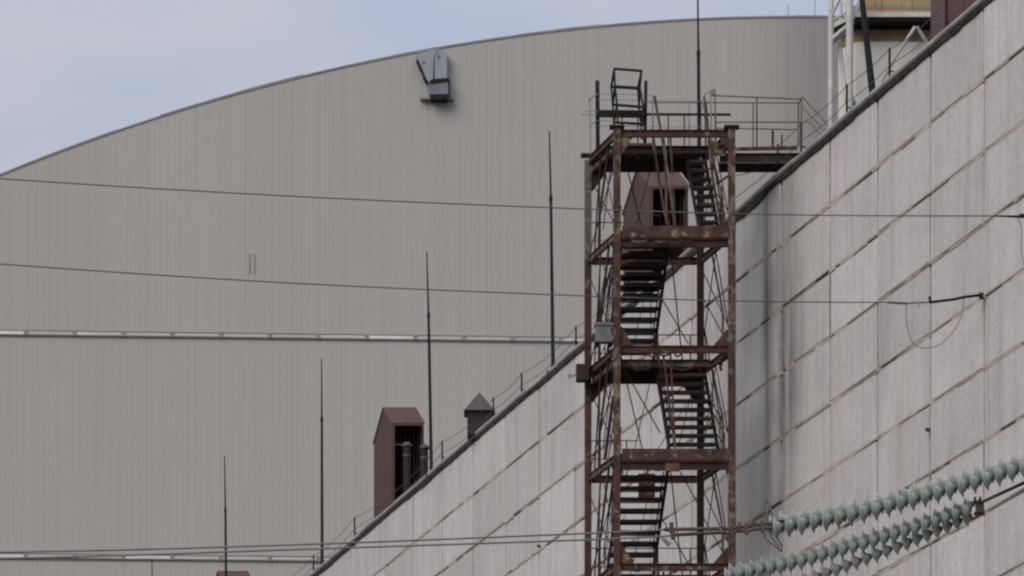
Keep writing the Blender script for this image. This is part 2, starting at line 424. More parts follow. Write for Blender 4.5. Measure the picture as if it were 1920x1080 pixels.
# small upstand pieces visible on the arch edge
def up_piece(px0, px1, py0, py1, h):
    a, c_ = P(px0, py0, 301.3), P(px1, py1, 301.3)
    one(lambda q: q.bar(a+Vector((0, 0, h/2)), c_+Vector((0, 0, h/2)), .3, h), 'edge_upstand', m_trim, HALL)
up_piece(170, 200, 270, 260, .2); up_piece(515, 530, 163, 159, .1)
for (px, py0, py1) in ((1478, 10, 34), (1528, -6, 34)):
    one(lambda q: q.tube([P(px, py1, 303), P(px, py0, 303)], .022, 6), 'air_rod', m_galv, HALL)
# little pair of brackets on the cladding
for px in (467, 476):
    one(lambda q: q.bar(P(px, 512, 300.68), P(px, 474, 300.68), .04, .05), 'bracket', m_clad, HALL)

# blue-grey hood on the hall's edge
hl = P(815, 188, 300.5)
HO = thing('roof_edge_hood', 'blue-grey sheet metal hood with machine box on the arched hall edge', 'equipment', hl)
def hp(px, py, d=0): return P(px, py, 300.8+d)
def poly(px, d): return [hp(x, y, d) for x, y in px]
q = MB(); q.prism(poly([(780,104),(792,98),(822,91),(814,105),(812,148),(805,154),(792,143)], 0), (0, 1.6, 0)); q.build('hood_cheek', m_blue, HO)
q = MB(); q.prism(poly([(815,106),(823,92),(838,98),(838,146),(815,148)], -.12), (0, 1.4, 0)); q.build('hood_front', m_blue, HO)
for (x, y) in ((794,117), (822,105)):
    q = MB(); c0 = hp(x, y, -.15 if x > 810 else 0); q.tube([c0, c0+Vector((0, -.04, 0))], .09, 12); q.build('porthole', m_blue_d, HO)
q = MB(); q.prism(poly([(780,112),(784,112),(800,150),(797,152)], -.06), (0, .5, 0)); q.build('hood_edge', m_void, HO)
q = MB(); q.prism(poly([(804,152),(840,148),(841,175),(838,181),(808,182),(804,176)], -.3), (0, 1.5, 0)); q.build('machine_box', m_blue_d, HO)
q = MB(); q.prism(poly([(806,150),(842,146),(842,151),(806,155)], -.4), (0, 1.4, 0)); q.build('box_lid', m_dark, HO)
q = MB(); q.prism(poly([(806,177),(840,176),(838,185),(808,185)], -.4), (0, 1.5, 0)); q.build('box_foot', m_dark, HO)
for (x0, x1) in ((795,801), (838,843)):
    q = MB(); q.bar(hp((x0+x1)/2, 184, .6), hp((x0+x1)/2, 150, .6), .18, .18); q.build('leg', m_dark, HO)
q = MB(); q.bar(hp(788, 187, .4), hp(850, 187, .4), .7, .10); q.build('base_rail', m_trim, HO)
for x in (791, 846):
    q = MB(); q.bar(hp(x, 188, .4), hp(x, 181, .4), .18, .18); q.build('clamp', m_trim, HO)

# ------------------------------------------------------------------ long concrete building on the right
BLD = thing('concrete_building', 'long weathered building wall of large pale concrete slabs running uphill in view', 'building', (wall_x(130), 130, 0))
ZT = 37.62
# column joints (distance along the wall) and course joints (height above eye)
cols = [90.0+i*3.7 for i in range(7)]
cols = [c_ for c_ in cols if c_ < 112] + [113.2, 116.8, 120.3, 123.97, 127.5, 131.26]
d = 131.26
while d < 154: d += 3.81; cols.append(d)
cols[-1] = 154.1
while d < 215: d = cols[-1]+3.83; cols.append(d)
rows = [ZT, 35.8, 34.07, 32.35, 30.6, 28.88, 27.15, 25.42, 23.69, 21.96, 20.2]
low = MB(); mort = MB()
nslab = 0
for ci in range(len(cols)-1):
    d0, d1 = cols[ci], cols[ci+1]
    r0 = 0
    for ri in range(len(rows)-1):
        z1, z0 = rows[ri], rows[ri+1]
        g_v = random.choice((.03, .045, .06, .075)); g_l = .095 if any(abs(d0-q_) < .02 for q_ in (131.26, 123.97, 154.1, 120.3, 165.58)) else g_v; g_h = random.uniform(.014, .03)
        o = random.uniform(-.012, .012); tl = [random.uniform(-.008, .008) for _ in range(4)]
        jz = [random.uniform(-.024, .024) for _ in range(4)]
        ch = .018
        a0, a1, b0, b1 = d0+g_l, d1-g_v, z0+g_h, z1-(g_h if ri else 0)
        q = MB() if d1 < 200 and z1 > 1500*d0/F else low
        vis = q is not low
        fr = [(a0+ch, b0+ch+jz[0], o+tl[0]), (a1-ch, b0+ch+jz[1], o+tl[1]), (a1-ch, b1-ch+jz[2], o+tl[2]), (a0+ch, b1-ch+jz[3], o+tl[3])]
        md = [(a0, b0+jz[0], o+tl[0]-.02), (a1, b0+jz[1], o+tl[1]-.02), (a1, b1+jz[2], o+tl[2]-.02), (a0, b1+jz[3], o+tl[3]-.02)]
        bk = [(x, z, -.22) for x, z, _ in md]
        V = [W(x, oo, z) for x, z, oo in fr+md+bk]
        fs = [(0,1,2,3)]
        for k in range(4):
            n_ = (k+1) % 4
            fs += [(k+4, n_+4, n_, k), (k+8, n_+8, n_+4, k+4)]
        q.add(V, fs)
        if vis: q.build('concrete_slab', m_conc, BLD); nslab += 1
        # bed joint filling: broken lengths of mortar, some missing
        if ri+1 < len(rows):
            x = d0
            while x < d1-.05:
                L = min(random.uniform(.25, 1.3), d1-x); kind = random.random()
                if kind > .25:
                    dep = random.uniform(-.02, .022); hh = random.uniform(.02, .05)
                    mi = 0 if kind > .48 else 1
                    mort.hexa([W(x, dep-.1, z0-hh), W(x+L, dep-.1, z0-hh), W(x+L, dep, z0-hh), W(x, dep, z0-hh),
                               W(x, dep-.1, z0+hh), W(x+L, dep-.1, z0+hh), W(x+L, dep, z0+hh*random.uniform(.7, 1.2)), W(x, dep, z0+hh)], mi)
                x += L
        # head joint filling
        if random.random() < .25 and g_l < .08:
            hh = random.uniform(.03, .06); dep = random.uniform(-.02, .006)
            mort.hexa([W(d0-hh, dep-.1, z0), W(d0+hh, dep-.1, z0), W(d0+hh, dep, z0), W(d0-hh, dep, z0),
                       W(d0-hh, dep-.1, z1), W(d0+hh, dep-.1, z1), W(d0+hh, dep, z1), W(d0-hh, dep, z1)], 1)
low.build('lower_concrete_slab', m_conc, BLD, kind='stuff')
mort.build('joint_mortar', [m_mortar, m_mort_d], BLD, kind='stuff')
# core of the building behind the slabs
q = MB(); A, B_ = 88, 216
def core(z0, z1, o, right, mtl, nm):
    q = MB(); r = Vector((right, 0, 0))
    q.hexa([W(A, o, z0), W(A, o, z0)+r, W(B_, o, z0)+r, W(B_, o, z0), W(A, o, z1), W(A, o, z1)+r, W(B_, o, z1)+r, W(B_, o, z1)])
    q.build(nm, mtl, BLD)
core(-CZ, ZT-.05, -.07, 70, m_back, 'wall_core')
core(ZT-.046, ZT+.05, -.25, 69.5, m_roof, 'roof')
core(-CZ, 20.19, -.02, 1, m_conc, 'lower_wall')
# coping: metal flashing in overlapping lengths, over a ragged strip painting shade and dirt
d = 92.0
while d < 214:
    L = random.uniform(2.4, 3.6); dz = random.uniform(-.02, .02); do = random.uniform(-.012, .012)
    q = MB(); prof = [(-.30, ZT+.03), (.05+do, ZT+.02), (.09+do, ZT+.05), (.11+do, ZT+.09), (.10+do, ZT+.13), (.05+do, ZT+.17), (-.30, ZT+.16)]
    n = len(prof); dz2 = dz+random.uniform(-.015, .015)
    q.add([W(d, o, z+dz) for o, z in prof]+[W(d+L, o, z+dz2) for o, z in prof],
          [tuple(range(n)), tuple(reversed(range(n, 2*n)))]+[(i+n, (i+1) % n+n, (i+1) % n, i) for i in range(n)])
    q.build('coping_flashing', m_coping, BLD)
    d += L-.03
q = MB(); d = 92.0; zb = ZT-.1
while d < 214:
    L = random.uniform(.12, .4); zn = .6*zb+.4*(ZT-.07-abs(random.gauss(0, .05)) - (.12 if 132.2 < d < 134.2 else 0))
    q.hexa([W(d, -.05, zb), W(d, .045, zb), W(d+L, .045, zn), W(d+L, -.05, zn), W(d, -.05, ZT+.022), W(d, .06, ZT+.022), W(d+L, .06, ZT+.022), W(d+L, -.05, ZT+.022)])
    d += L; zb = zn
q.build('shade_dirt_strip', m_shade_dirt, BLD)
# a few rusted stubs fixed in the joints
for (px, py) in ((1014, 1024), (1744, 806)):
    D = px_to_D(px); p = W(D, 0, 0); z = CZ+(HOR-py)*D/F
    one(lambda m_: m_.bar(Vector((p.x, p.y, z))-WN_*.05, Vector((p.x, p.y, z))+WN_*.12, .05, .08), 'wall_stub', m_hard, BLD)

# ------------------------------------------------------------------ things on the roof
RZ = ZT+.05
def roof_pt(px, back):     # point on the roof, `back` metres behind the edge along the view, at photo column px
    D = px_to_D(px)+back
    return Vector(((px-960)*D/F, D, CZ+RZ))
# lightning masts: (px base, px top, y top, y thin/thick, width factor, label)
masts = [
 (425, 421, 855, 955, 'lightning rod rising behind the lowest red-brown roof housing'),
 (604, 603, 672, 785, 'lightning rod left of the big red-brown housing with its thin upper half'),
 (809, 800, 472, 590, 'tall lightning rod just right of the red-brown housing and two round pipes'),
 (1037, 1030, 245, 370, 'tall lightning rod between the capped vent and the stair tower'),
 (1312, 1308, -30, 98, 'tallest lightning rod behind the stair tower top, rising out of the picture'),
 (286, 285, 1049, 1200, 'small tip of a lightning rod at the bottom left edge of the picture')]
for (xb, xt, yt, ys, lab) in masts:
    base = roof_pt(xb, .35 if xb != 1312 else .5); D = base.y
    T = thing('lightning_rod', lab, 'lightning rod', base, 'lightning rods along the roof edge')
    top = P(xt, yt, D); mid = P(xb+(xt-xb)*.6, ys, D)
    one(lambda m_: m_.tube([base, mid], [.062, .045], 10), 'pole', m_mast, T)
    one(lambda m_: m_.tube([mid, top], [.034, .02], 8), 'rod_tip', m_mast, T)
    one(lambda m_: m_.tube([mid-Vector((0, 0, .12)), mid+Vector((0, 0, .05))], .055, 10), 'collar', m_mast, T)
    one(lambda m_: m_.box(base+Vector((0, 0, .02)), (.4, .4, .04)), 'foot_plate', m_mast, T)
base = roof_pt(1638, .45); D = base.y
T = thing('lightning_rod', 'thick dark leaning mast in front of the white shaft at upper right', 'lightning rod', base, 'lightning rods along the roof edge')
one(lambda m_: m_.tube([base, P(1613, -30, D)], [.095, .07], 12), 'pole', m_dark, T)
one(lambda m_: m_.tube([P(1613, -30, D), P(1603, -170, D)], [.03, .016], 8), 'rod_tip', m_mast, T)
one(lambda m_: m_.box(base+Vector((0, 0, .02)), (.45, .45, .04)), 'foot_plate', m_dark, T)

# railings along the edge
def railing(label, posts, extra=()):
    """posts: (px, post height, material)"""
    p0 = roof_pt(posts[0][0], .15)
    T = thing('edge_railing', label, 'railing', p0, 'wire railings along the roof edge')
    tops = []
    for (px, h, mt) in posts:
        b_ = roof_pt(px, .15)
        q = MB(); q.ibeam(b_, b_+Vector((0, 0, h)), .055, .055, .008, up=(0, 1, 0)) 
        q.build('post', mt, T)
        # raking strut to the edge
        one(lambda m_: m_.bar(b_+Vector((0, 0, h*.38)), b_+Vector((.30, -.7, .03)), .035, .035), 'strut', mt, T)
        one(lambda m_: m_.box(b_+Vector((0, 0, .01)), (.22, .22, .02)), 'foot_plate', mt, T)
        tops.append((b_, h))
    for i in range(len(tops)-1):
        for fr in (.97, .52):
            a = tops[i][0]+Vector((0, -.03, tops[i][1]*fr)); b2 = tops[i+1][0]+Vector((0, -.03, tops[i+1][1]*fr))
            sag = (b2-a).length*.028*random.uniform(.6, 1.3)
            pts = [a.lerp(b2, s/10)-Vector((0, 0, 4*sag*(s/10)*(1-s/10))) for s in range(11)]
            one(lambda m_: m_.tube(pts, .0105, 5), 'wire', m_thin, T)
railing('sagging two-wire railing on short dark posts along the roof edge, left of the stair tower',
        [(475, .78, m_dark), (540, .78, m_dark), (588, .78, m_dark), (665, .86, m_dark), (829, .86, m_dark), (925, .82, m_dark), (978, .82, m_dark), (1080, .8, m_dark), (1180, .8, m_dark)])
railing('two-wire railing on short posts along the roof edge, climbing right of the stair tower',
        [(1459, .95, m_rust), (1502, 1.0, m_rust), (1588, .95, m_dark), (1668, .92, m_dark), (1775, .9, m_dark), (1890, .9, m_dark)])

# red-brown ventilation housings: gable-cut tall boxes with a dark open front
def housing(px, label, w=1.13, ztop=41.6):
    """px: column of the front left corner; the side wall runs along the long wall, just inside its edge"""
    base = roof_pt(px, .45); D = base.y; dep = 2.55; sh = WSL*dep
    H = CZ+ztop-base.z
    T = thing('ventilation_housing', label, 'vent housing', base, 'red-brown ventilation housings on the roof')
    def q3(x, v, z): return base+Vector((x+sh*v, dep*v, z))
    ze = H-.82                       # front eave
    prof = [(0, .0), (0, ze), (.46, H), (1.0, H-.95), (1.0, .0)]
    for xx in (0, w-.04):
        q = MB(); q.prism([q3(xx, v, z) for v, z in prof], (.04, 0, 0)); q.build('side_panel', m_house, T)
    def sheet(va, za, vb, zb_, nm, n=2):
        for k in range(n):
            xa, xb2 = -.04+(w+.08)*k/n, -.04+(w+.08)*(k+1)/n-.008
            q = MB(); q.hexa([q3(xa, va, za+.002), q3(xb2, va, za+.002), q3(xb2, vb, zb_+.002), q3(xa, vb, zb_+.002),
                              q3(xa, va, za+.03), q3(xb2, va, za+.03), q3(xb2, vb, zb_+.03), q3(xa, vb, zb_+.03)]); q.build(nm, m_house, T)
    sheet(-.02, ze-.03, .46, H, 'roof_sheet'); sheet(.462, H, 1.01, H-.97, 'roof_sheet')
    q = MB(); q.hexa([q3(.05, .97, 0), q3(w-.05, .97, 0), q3(w-.05, .98, 0), q3(.05, .98, 0),
                      q3(.05, .97, H-1.0), q3(w-.05, .97, H-1.0), q3(w-.05, .98, H-1.0), q3(.05, .98, H-1.0)]); q.build('back_sheet', m_void, T)
    for k in range(7):               # dark intake blades well inside the opening
        x = .12+k*(w-.24)/6
        one(lambda m_: m_.bar(q3(x, .14, 0), q3(x, .14, ze-.1), .02, .14, up=(0, 1, 0)), 'blade', m_void, T)
    for xx in (.055, w-.055):
        one(lambda m_: m_.bar(q3(xx, -.008, 0), q3(xx, -.008, ze-.09), .07, .05, up=(0, 1, 0)), 'frame_post', m_brown if xx > .5 else m_house, T)
    one(lambda m_: m_.bar(q3(.02, -.008, ze-.06), q3(w-.02, -.008, ze-.06), .05, .06), 'frame_head', m_house, T)
housing(735, 'tall red-brown sheet metal roof housing with black opening beside two round pipes')
housing(1218, 'red-brown roof housing seen through the upper bay of the stair tower')
housing(421, 'red-brown roof housing with only its top showing at the bottom edge', 1.2, 41.27)

# round pipes in front of the middle housing
for (px, yt, back, lab) in ((763, 830, .15, 'rusty round vent pipe with domed cap in front of the black housing opening'),
                             (796, 834, .1, 'rusty round vent pipe with domed cap at the right corner of the housing')):
    base = roof_pt(px, back); D = base.y; top = P(px, yt, D)
    T = thing('vent_pipe', lab, 'vent pipe', base, 'rusty round vent pipes beside the housing')
    one(lambda m_: m_.tube([base, Vector((base.x, base.y, top.z-.12))], .125, 16), 'pipe', m_pipe, T)
    q = MB(); z = top.z
    q.tube([Vector((base.x, base.y, z-.14)), Vector((base.x, base.y, z-.1)), Vector((base.x, base.y, z-.03)), Vector((base.x, base.y, z+.03))], [.17, .18, .13, .03], 16); q.build('cap', m_capm, T)
    one(lambda m_: m_.tube([Vector((base.x, base.y, z-.5)), Vector((base.x, base.y, z-.42))], .137, 16), 'band', m_capm, T)
# square vent with a pyramid cap
base = roof_pt(899, .5); D = base.y
T = thing('capped_vent', 'dark square vent shaft under a grey-brown pyramid cap', 'roof vent', base)
zc = P(899, 775, D).z
q = MB(); q.box((base.x, base.y, (base.z+zc)/2), (.80, .8, zc-base.z)); q.build('shaft', m_brown, T)
for sx_ in (-1, 1):
    q = MB(); q.bar((base.x+sx_*.37, base.y-.41, base.z), (base.x+sx_*.37, base.y-.41, zc), .05, .03, up=(0, 1, 0)); q.build('corner_strip', m_brown, T)
q = MB(); za = P(899, 738, D).z
cx, cy = base.x, base.y
q.add([(cx-.5, cy-.5, zc), (cx+.5, cy-.5, zc), (cx+.5, cy+.5, zc), (cx-.5, cy+.5, zc), (cx, cy, za+.05)], [(0, 1, 4), (1, 2, 4), (2, 3, 4), (3, 0, 4), (3, 2, 1, 0)]); q.build('pyramid_cap', m_capm, T)
q = MB(); q.box((cx, cy, zc-.012), (1.03, 1.03, .02)); q.build('cap_rim', m_brown, T)

# ------------------------------------------------------------------ shaft, ochre cabin and tube frame, upper right
DS = 200.0
def S(px, py, d=0): return P(px, py, DS+d)
zr = CZ+RZ
base = Vector((S(1680, 0).x, DS, zr))
T = thing('roof_stack', 'white octagonal shaft carrying an ochre panelled cabin on a grey platform', 'tower', base)
def ground_at(p): return Vector((p.x, p.y, zr))
def octo(x0, x1, ch, y0, dep, z0, z1, nm, mt, parent=T):
    q = MB(); c2 = ch*1.7; pts = [(x0, y0+c2), (x0+ch, y0), (x1-ch, y0), (x1, y0+c2), (x1-ch, y0+dep), (x0+ch, y0+dep)]
    q.prism([Vector((x, y, z0)) for x, y in pts], (0, 0, z1-z0)); return q.build(nm, mt, parent)
X = lambda px, d=0: S(px, 0, d).x
Zp = lambda py, d=0: S(0, py, d).z
octo(X(1575), X(1860), .62, DS, 3.6, zr, Zp(78), 'shaft', m_white)
octo(X(1573), X(1862), .63, DS-.02, 3.64, Zp(78), Zp(56), 'soiled_band', m_olive)
octo(X(1560), X(1884), .9, DS-.9, 3.6, Zp(52), Zp(46), 'platform_shadow_slab', m_dark)  # dark slab stands in for the shadow beneath the platform
octo(X(1558), X(1886), .95, DS-1.0, 3.8, Zp(46), Zp(37), 'platform', m_lgrey)
q = MB(); q.box(((X(1622)+X(1768))/2+.02, DS+1.7, (Zp(37)+Zp(-120))/2), (X(1768)-X(1622)-.1, 2.5, Zp(-120)-Zp(37))); q.build('cabin_core', m_olive, T)
xs = [1620, 1655, 1712, 1768]
ys = [36.5, 12, -32, -76, -120]
for i in range(3):
    for j in range(4):
        q = MB(); a, c_ = X(xs[i])+.012, X(xs[i+1])-.012; z0, z1 = Zp(ys[j])+.012, Zp(ys[j+1])-.012
        q.box(((a+c_)/2, DS+.36, (z0+z1)/2), (c_-a, .06, z1-z0)); q.build('cabin_panel', m_yel, T)
for j in range(4):
    q = MB(); z0, z1 = Zp(ys[j])+.012, Zp(ys[j+1])-.012
    q.box((X(1620)-.02, DS+1.7, (z0+z1)/2), (.06, 2.5, z1-z0)); q.build('cabin_panel', m_yel, T)
for (a, b2, r) in (((1716, 50), (1676, 112), .07), ((1719, 50), (1738, 80), .07), ((1676, 112), (1640, 175), .07)):
    one(lambda m_: m_.tube([S(a[0], a[1], -.8), S(b2[0], b2[1], -.5)], r, 10), 'brace_tube', m_lgrey, T)
for px in (1640, 1690, 1740):
    one(lambda m_: m_.tube([S(px, 37, -.8), S(px, -12, -.8)], .025, 6), 'guard_post', m_galv, T)
for py in (-12, 12):
    one(lambda m_: m_.tube([S(1600, py, -.8), S(1768, py, -.8)], .02, 6), 'guard_rail', m_galv, T)
# tube frame standing in front of the shaft's left corner
base = Vector((S(1575, 0, -2).x, DS-2, zr))
T2 = thing('tube_frame', 'white steel tube lattice frame standing left of the white shaft', 'frame tower', base)
cl = [(1558, -2.0, .115), (1593, -2.6, .15), (1576, 1.4, .07)]
for (px, d, r) in cl:
    p = S(px, -140, d)
    one(lambda m_: m_.tube([ground_at(p), p], r, 14), 'tube_column', m_lgrey, T2)
def rod2(a, b2, r, mt=m_lgrey): one(lambda m_: m_.tube([S(*a), S(*b2)], r, 8), 'brace_tube', mt, T2)
rod2((1572, 68, -1.6), (1587, 190, -1.8), .085)
rod2((1559, 74, -2), (1600, 40, -2.3), .10, m_lgrey)
rod2((1559, 82, -1.9), (1600, 50, -2.2), .07, m_grey)
rod2((1559, 30, -2), (1593, -40, -2.6), .06)
rod2((1559, -40, -2), (1593, 30, -2.6), .06)
rod2((1593, 45, -2.6), (1620, -15, -2.0), .09)
rod2((1559, 40, -2), (1640, -10, -2.3), .05)
rod2((1590, 170, -2.6), (1602, 200, -1.4), .12, m_grey)
# maroon block
base = Vector((S(1800, 0, -12).x, DS-12, zr))
T3 = thing('maroon_block', 'dark maroon sheet clad block right of the ochre cabin behind the roof edge', 'roof block', base)
def S3(px, py): return P(px, py, DS-12)
q = MB(); a, c_ = S3(1770, 0).x, S3(1960, 0).x; zt = S3(0, -110).z
q.box(((a+c_)/2, DS-9, (zr+zt)/2), (c_-a, 6, zt-zr)); q.build('block_core', m_maroon, T3)
n = 5
for i in range(n):
    q = MB(); w = (c_-a)/n; q.box((a+w*(i+.5), DS-12.03, (zr+zt)/2), (w-.03, .06, zt-zr)); q.build('sheet', m_maroon, T3)
q = MB(); q.box(((a+c_)/2, DS-9, zt+.1), (c_-a+.4, 6.4, .2)); q.build('roof_edge', m_grey, T3)

# ------------------------------------------------------------------ rusty stair tower
XL, DF, WX, DEP, SHX = 2.80, 130.0, 3.06, 2.6, -.73
def TP(u, v, z): return Vector((XL+u+SHX*v, DF+DEP*v, CZ+z))
TW = thing('stair_tower', 'rusty open steel stair tower with zigzag flights beside the concrete wall', 'stair tower', TP(0, 0, -CZ))
zf = lambda py: (HOR-py)/F*130.0
L = [38.42, 35.72, 32.66, 29.78, 26.85]
while L[-1] > 4: L.append(L[-1]-2.95)
SIDEV = Vector((SHX, DEP, 0)).normalized()
# columns
for (u, v, mt, tp) in ((0, 0, m_rust_p, 38.56), (WX, 0, m_rust_p, 38.54), (0, 1, m_rust_g, 38.45), (WX, 1, m_rust_d, 38.3)):
    # one length between every two levels, so the paint differs per length
    zs = [tp]+L[1:]+[-CZ]
    for i in range(len(zs)-1):
        mm = mt
        if i >= 1 and v == 1 and u == 0: mm = m_rust
        if i >= 2 and v == 0 and u > 0: mm = m_rust if i % 2 == 0 else m_rust_p
        if v == 0 and u == 0: mm = [m_rust_p, m_rust, m_rust_p, m_rust, m_rust_p][i % 5]
        one(lambda m_: m_.ibeam(TP(u, v, zs[i+1]), TP(u, v, zs[i]), .19, .19, .02, up=(0, 1, 0)), 'column', mm, TW)
for (u, v) in ((0, 0), (WX, 0), (0, 1)):
    one(lambda m_: m_.box(TP(u, v, 38.59), (.40, .34, .045)), 'cap_plate', m_rust_d, TW)

def gusset(u, v, z, du, dz, mt, name='gusset_plate'):
    q = MB(); c0 = TP(u, v, z)+Vector((0, -.03, 0)); s = 1 if du > 0 else -1
    q.prism([c0+Vector((s*.08, 0, 0)), c0+Vector((du, 0, 0)), c0+Vector((du*.8, 0, dz*.28)), c0+Vector((s*.14, 0, dz)), c0+Vector((s*.08, 0, dz))], (0, .05, 0)); q.build(name, mt, TW)
def side_gusset(u, v, z, dv, dz, mt):
    q = MB(); q.prism([TP(u, v+(.03 if dv > 0 else -.03), z), TP(u, v+dv, z), TP(u, v+(.03 if dv > 0 else -.03), z+dz)], (.04, 0, 0)); q.build('gusset_plate', mt, TW)

def deck(z, v0, v1, u0, u1, parent=TW):
    """chequer-plate landing made of separate plates on joists"""
    n = 3
    for i in range(n):
        a = u0+(u1-u0)*i/n+.008; b2 = u0+(u1-u0)*(i+1)/n-.008; dz = random.uniform(-.012, .012)
        q = MB(); q.hexa([TP(a, v0, z+dz), TP(b2, v0, z-dz), TP(b2, v1, z), TP(a, v1, z),
                          TP(a, v0, z+.02+dz), TP(b2, v0, z+.02-dz), TP(b2, v1, z+.02), TP(a, v1, z+.02)]); q.build('deck_plate', m_rust_d, parent)
    for k in range(4):
        u = u0+(u1-u0)*(k+.5)/4
        one(lambda m_: m_.bar(TP(u, v0, z-.05), TP(u, v1, z-.05), .05, .09), 'joist', m_rust_d, parent)

def rail(pts, posts, r=.02, mt=m_rust, name='handrail', parent=None):
    parent = parent or TW
    one(lambda m_: m_.tube(pts, r, 7), name, mt, parent)
    for a, b2 in posts:
        one(lambda m_: m_.bar(a, b2, .04, .04, up=(0, 1, 0)), 'rail_post', mt, parent)

def flight(u0, u1, v0, z0, v1, z1, nt):
    """flight from (v0,z0) at the bottom to (v1,z1) at the top"""
    FL = bpy.data.objects.new('stair_flight', None); COL.objects.link(FL); FL.parent = TW
    FL.location = TP((u0+u1)/2, v0, z0)-Vector(TW.location)
    for s, u in ((1, u0), (-1, u1)):
        one(lambda m_: m_.bar(TP(u, v0, z0-.05), TP(u, v1, z1-.05), .03, .17), 'stringer', m_dark if s > 0 else m_rust_d, FL)
    me = None
    for k in range(nt):
        t = (k+.55)/nt; v = v0+(v1-v0)*t; z = z0+(z1-z0)*t
        dv = .075 if v1 > v0 else -.075
        q = MB(); jt = random.uniform(-.006, .006)
        a, b2 = u0+.02, u1-.02
        vs_ = sorted((v-dv, v+dv))
        q.hexa([TP(a, vs_[0], z-.018+jt), TP(b2, vs_[0], z-.018), TP(b2, vs_[1], z-.018), TP(a, vs_[1], z-.018+jt),
                TP(a, vs_[0], z+.018+jt), TP(b2, vs_[0], z+.018), TP(b2, vs_[1], z+.018), TP(a, vs_[1], z+.018+jt)])
        # front lip
        vl = vs_[0] if v1 > v0 else vs_[1]
        q.hexa([TP(a, vl, z-.055), TP(b2, vl, z-.055), TP(b2, vl+.006, z-.055), TP(a, vl+.006, z-.055), TP(a, vl, z-.019), TP(b2, vl, z-.019), TP(b2, vl+.006, z-.019), TP(a, vl+.006, z-.019)])
        q.build('tread', m_dark if random.random() < (.75 if k < nt*.6 else .15) else m_rust_d, FL)
        if v1 < v0 and 31 < z < 36 and k > nt*.42:      # closed risers in the upper part
            vr = vs_[1]
            q = MB(); q.hexa([TP(a+.25, vr, z+.02), TP(b2, vr, z+.02), TP(b2, vr+.004, z+.02), TP(a+.25, vr+.004, z+.02),
                              TP(a+.25, vr, z+.19), TP(b2, vr, z+.19), TP(b2, vr+.004, z+.19), TP(a+.25, vr+.004, z+.19)]); q.build('riser', m_riser, FL)
    for u in ((u0-.03, u1+.03) if u1-u0 > .8 else (u1+.03,)):
        e = Vector((0, 0, .92))
        pts = [TP(u, v0, z0)+e, TP(u, v1, z1)+e]
        one(lambda m_: m_.tube(pts, .02, 7), 'handrail', m_dark, FL)
        e2 = Vector((0, 0, .48)); one(lambda m_: m_.tube([TP(u, v0, z0)+e2, TP(u, v1, z1)+e2], .012, 6), 'mid_rail', m_dark, FL)
        for t in (.04, .5, .96):
            p = TP(u, v0+(v1-v0)*t, z0+(z1-z0)*t); one(lambda m_: m_.bar(p, p+e, .03, .03, up=(0, 1, 0)), 'baluster', m_dark, FL)
    return FL

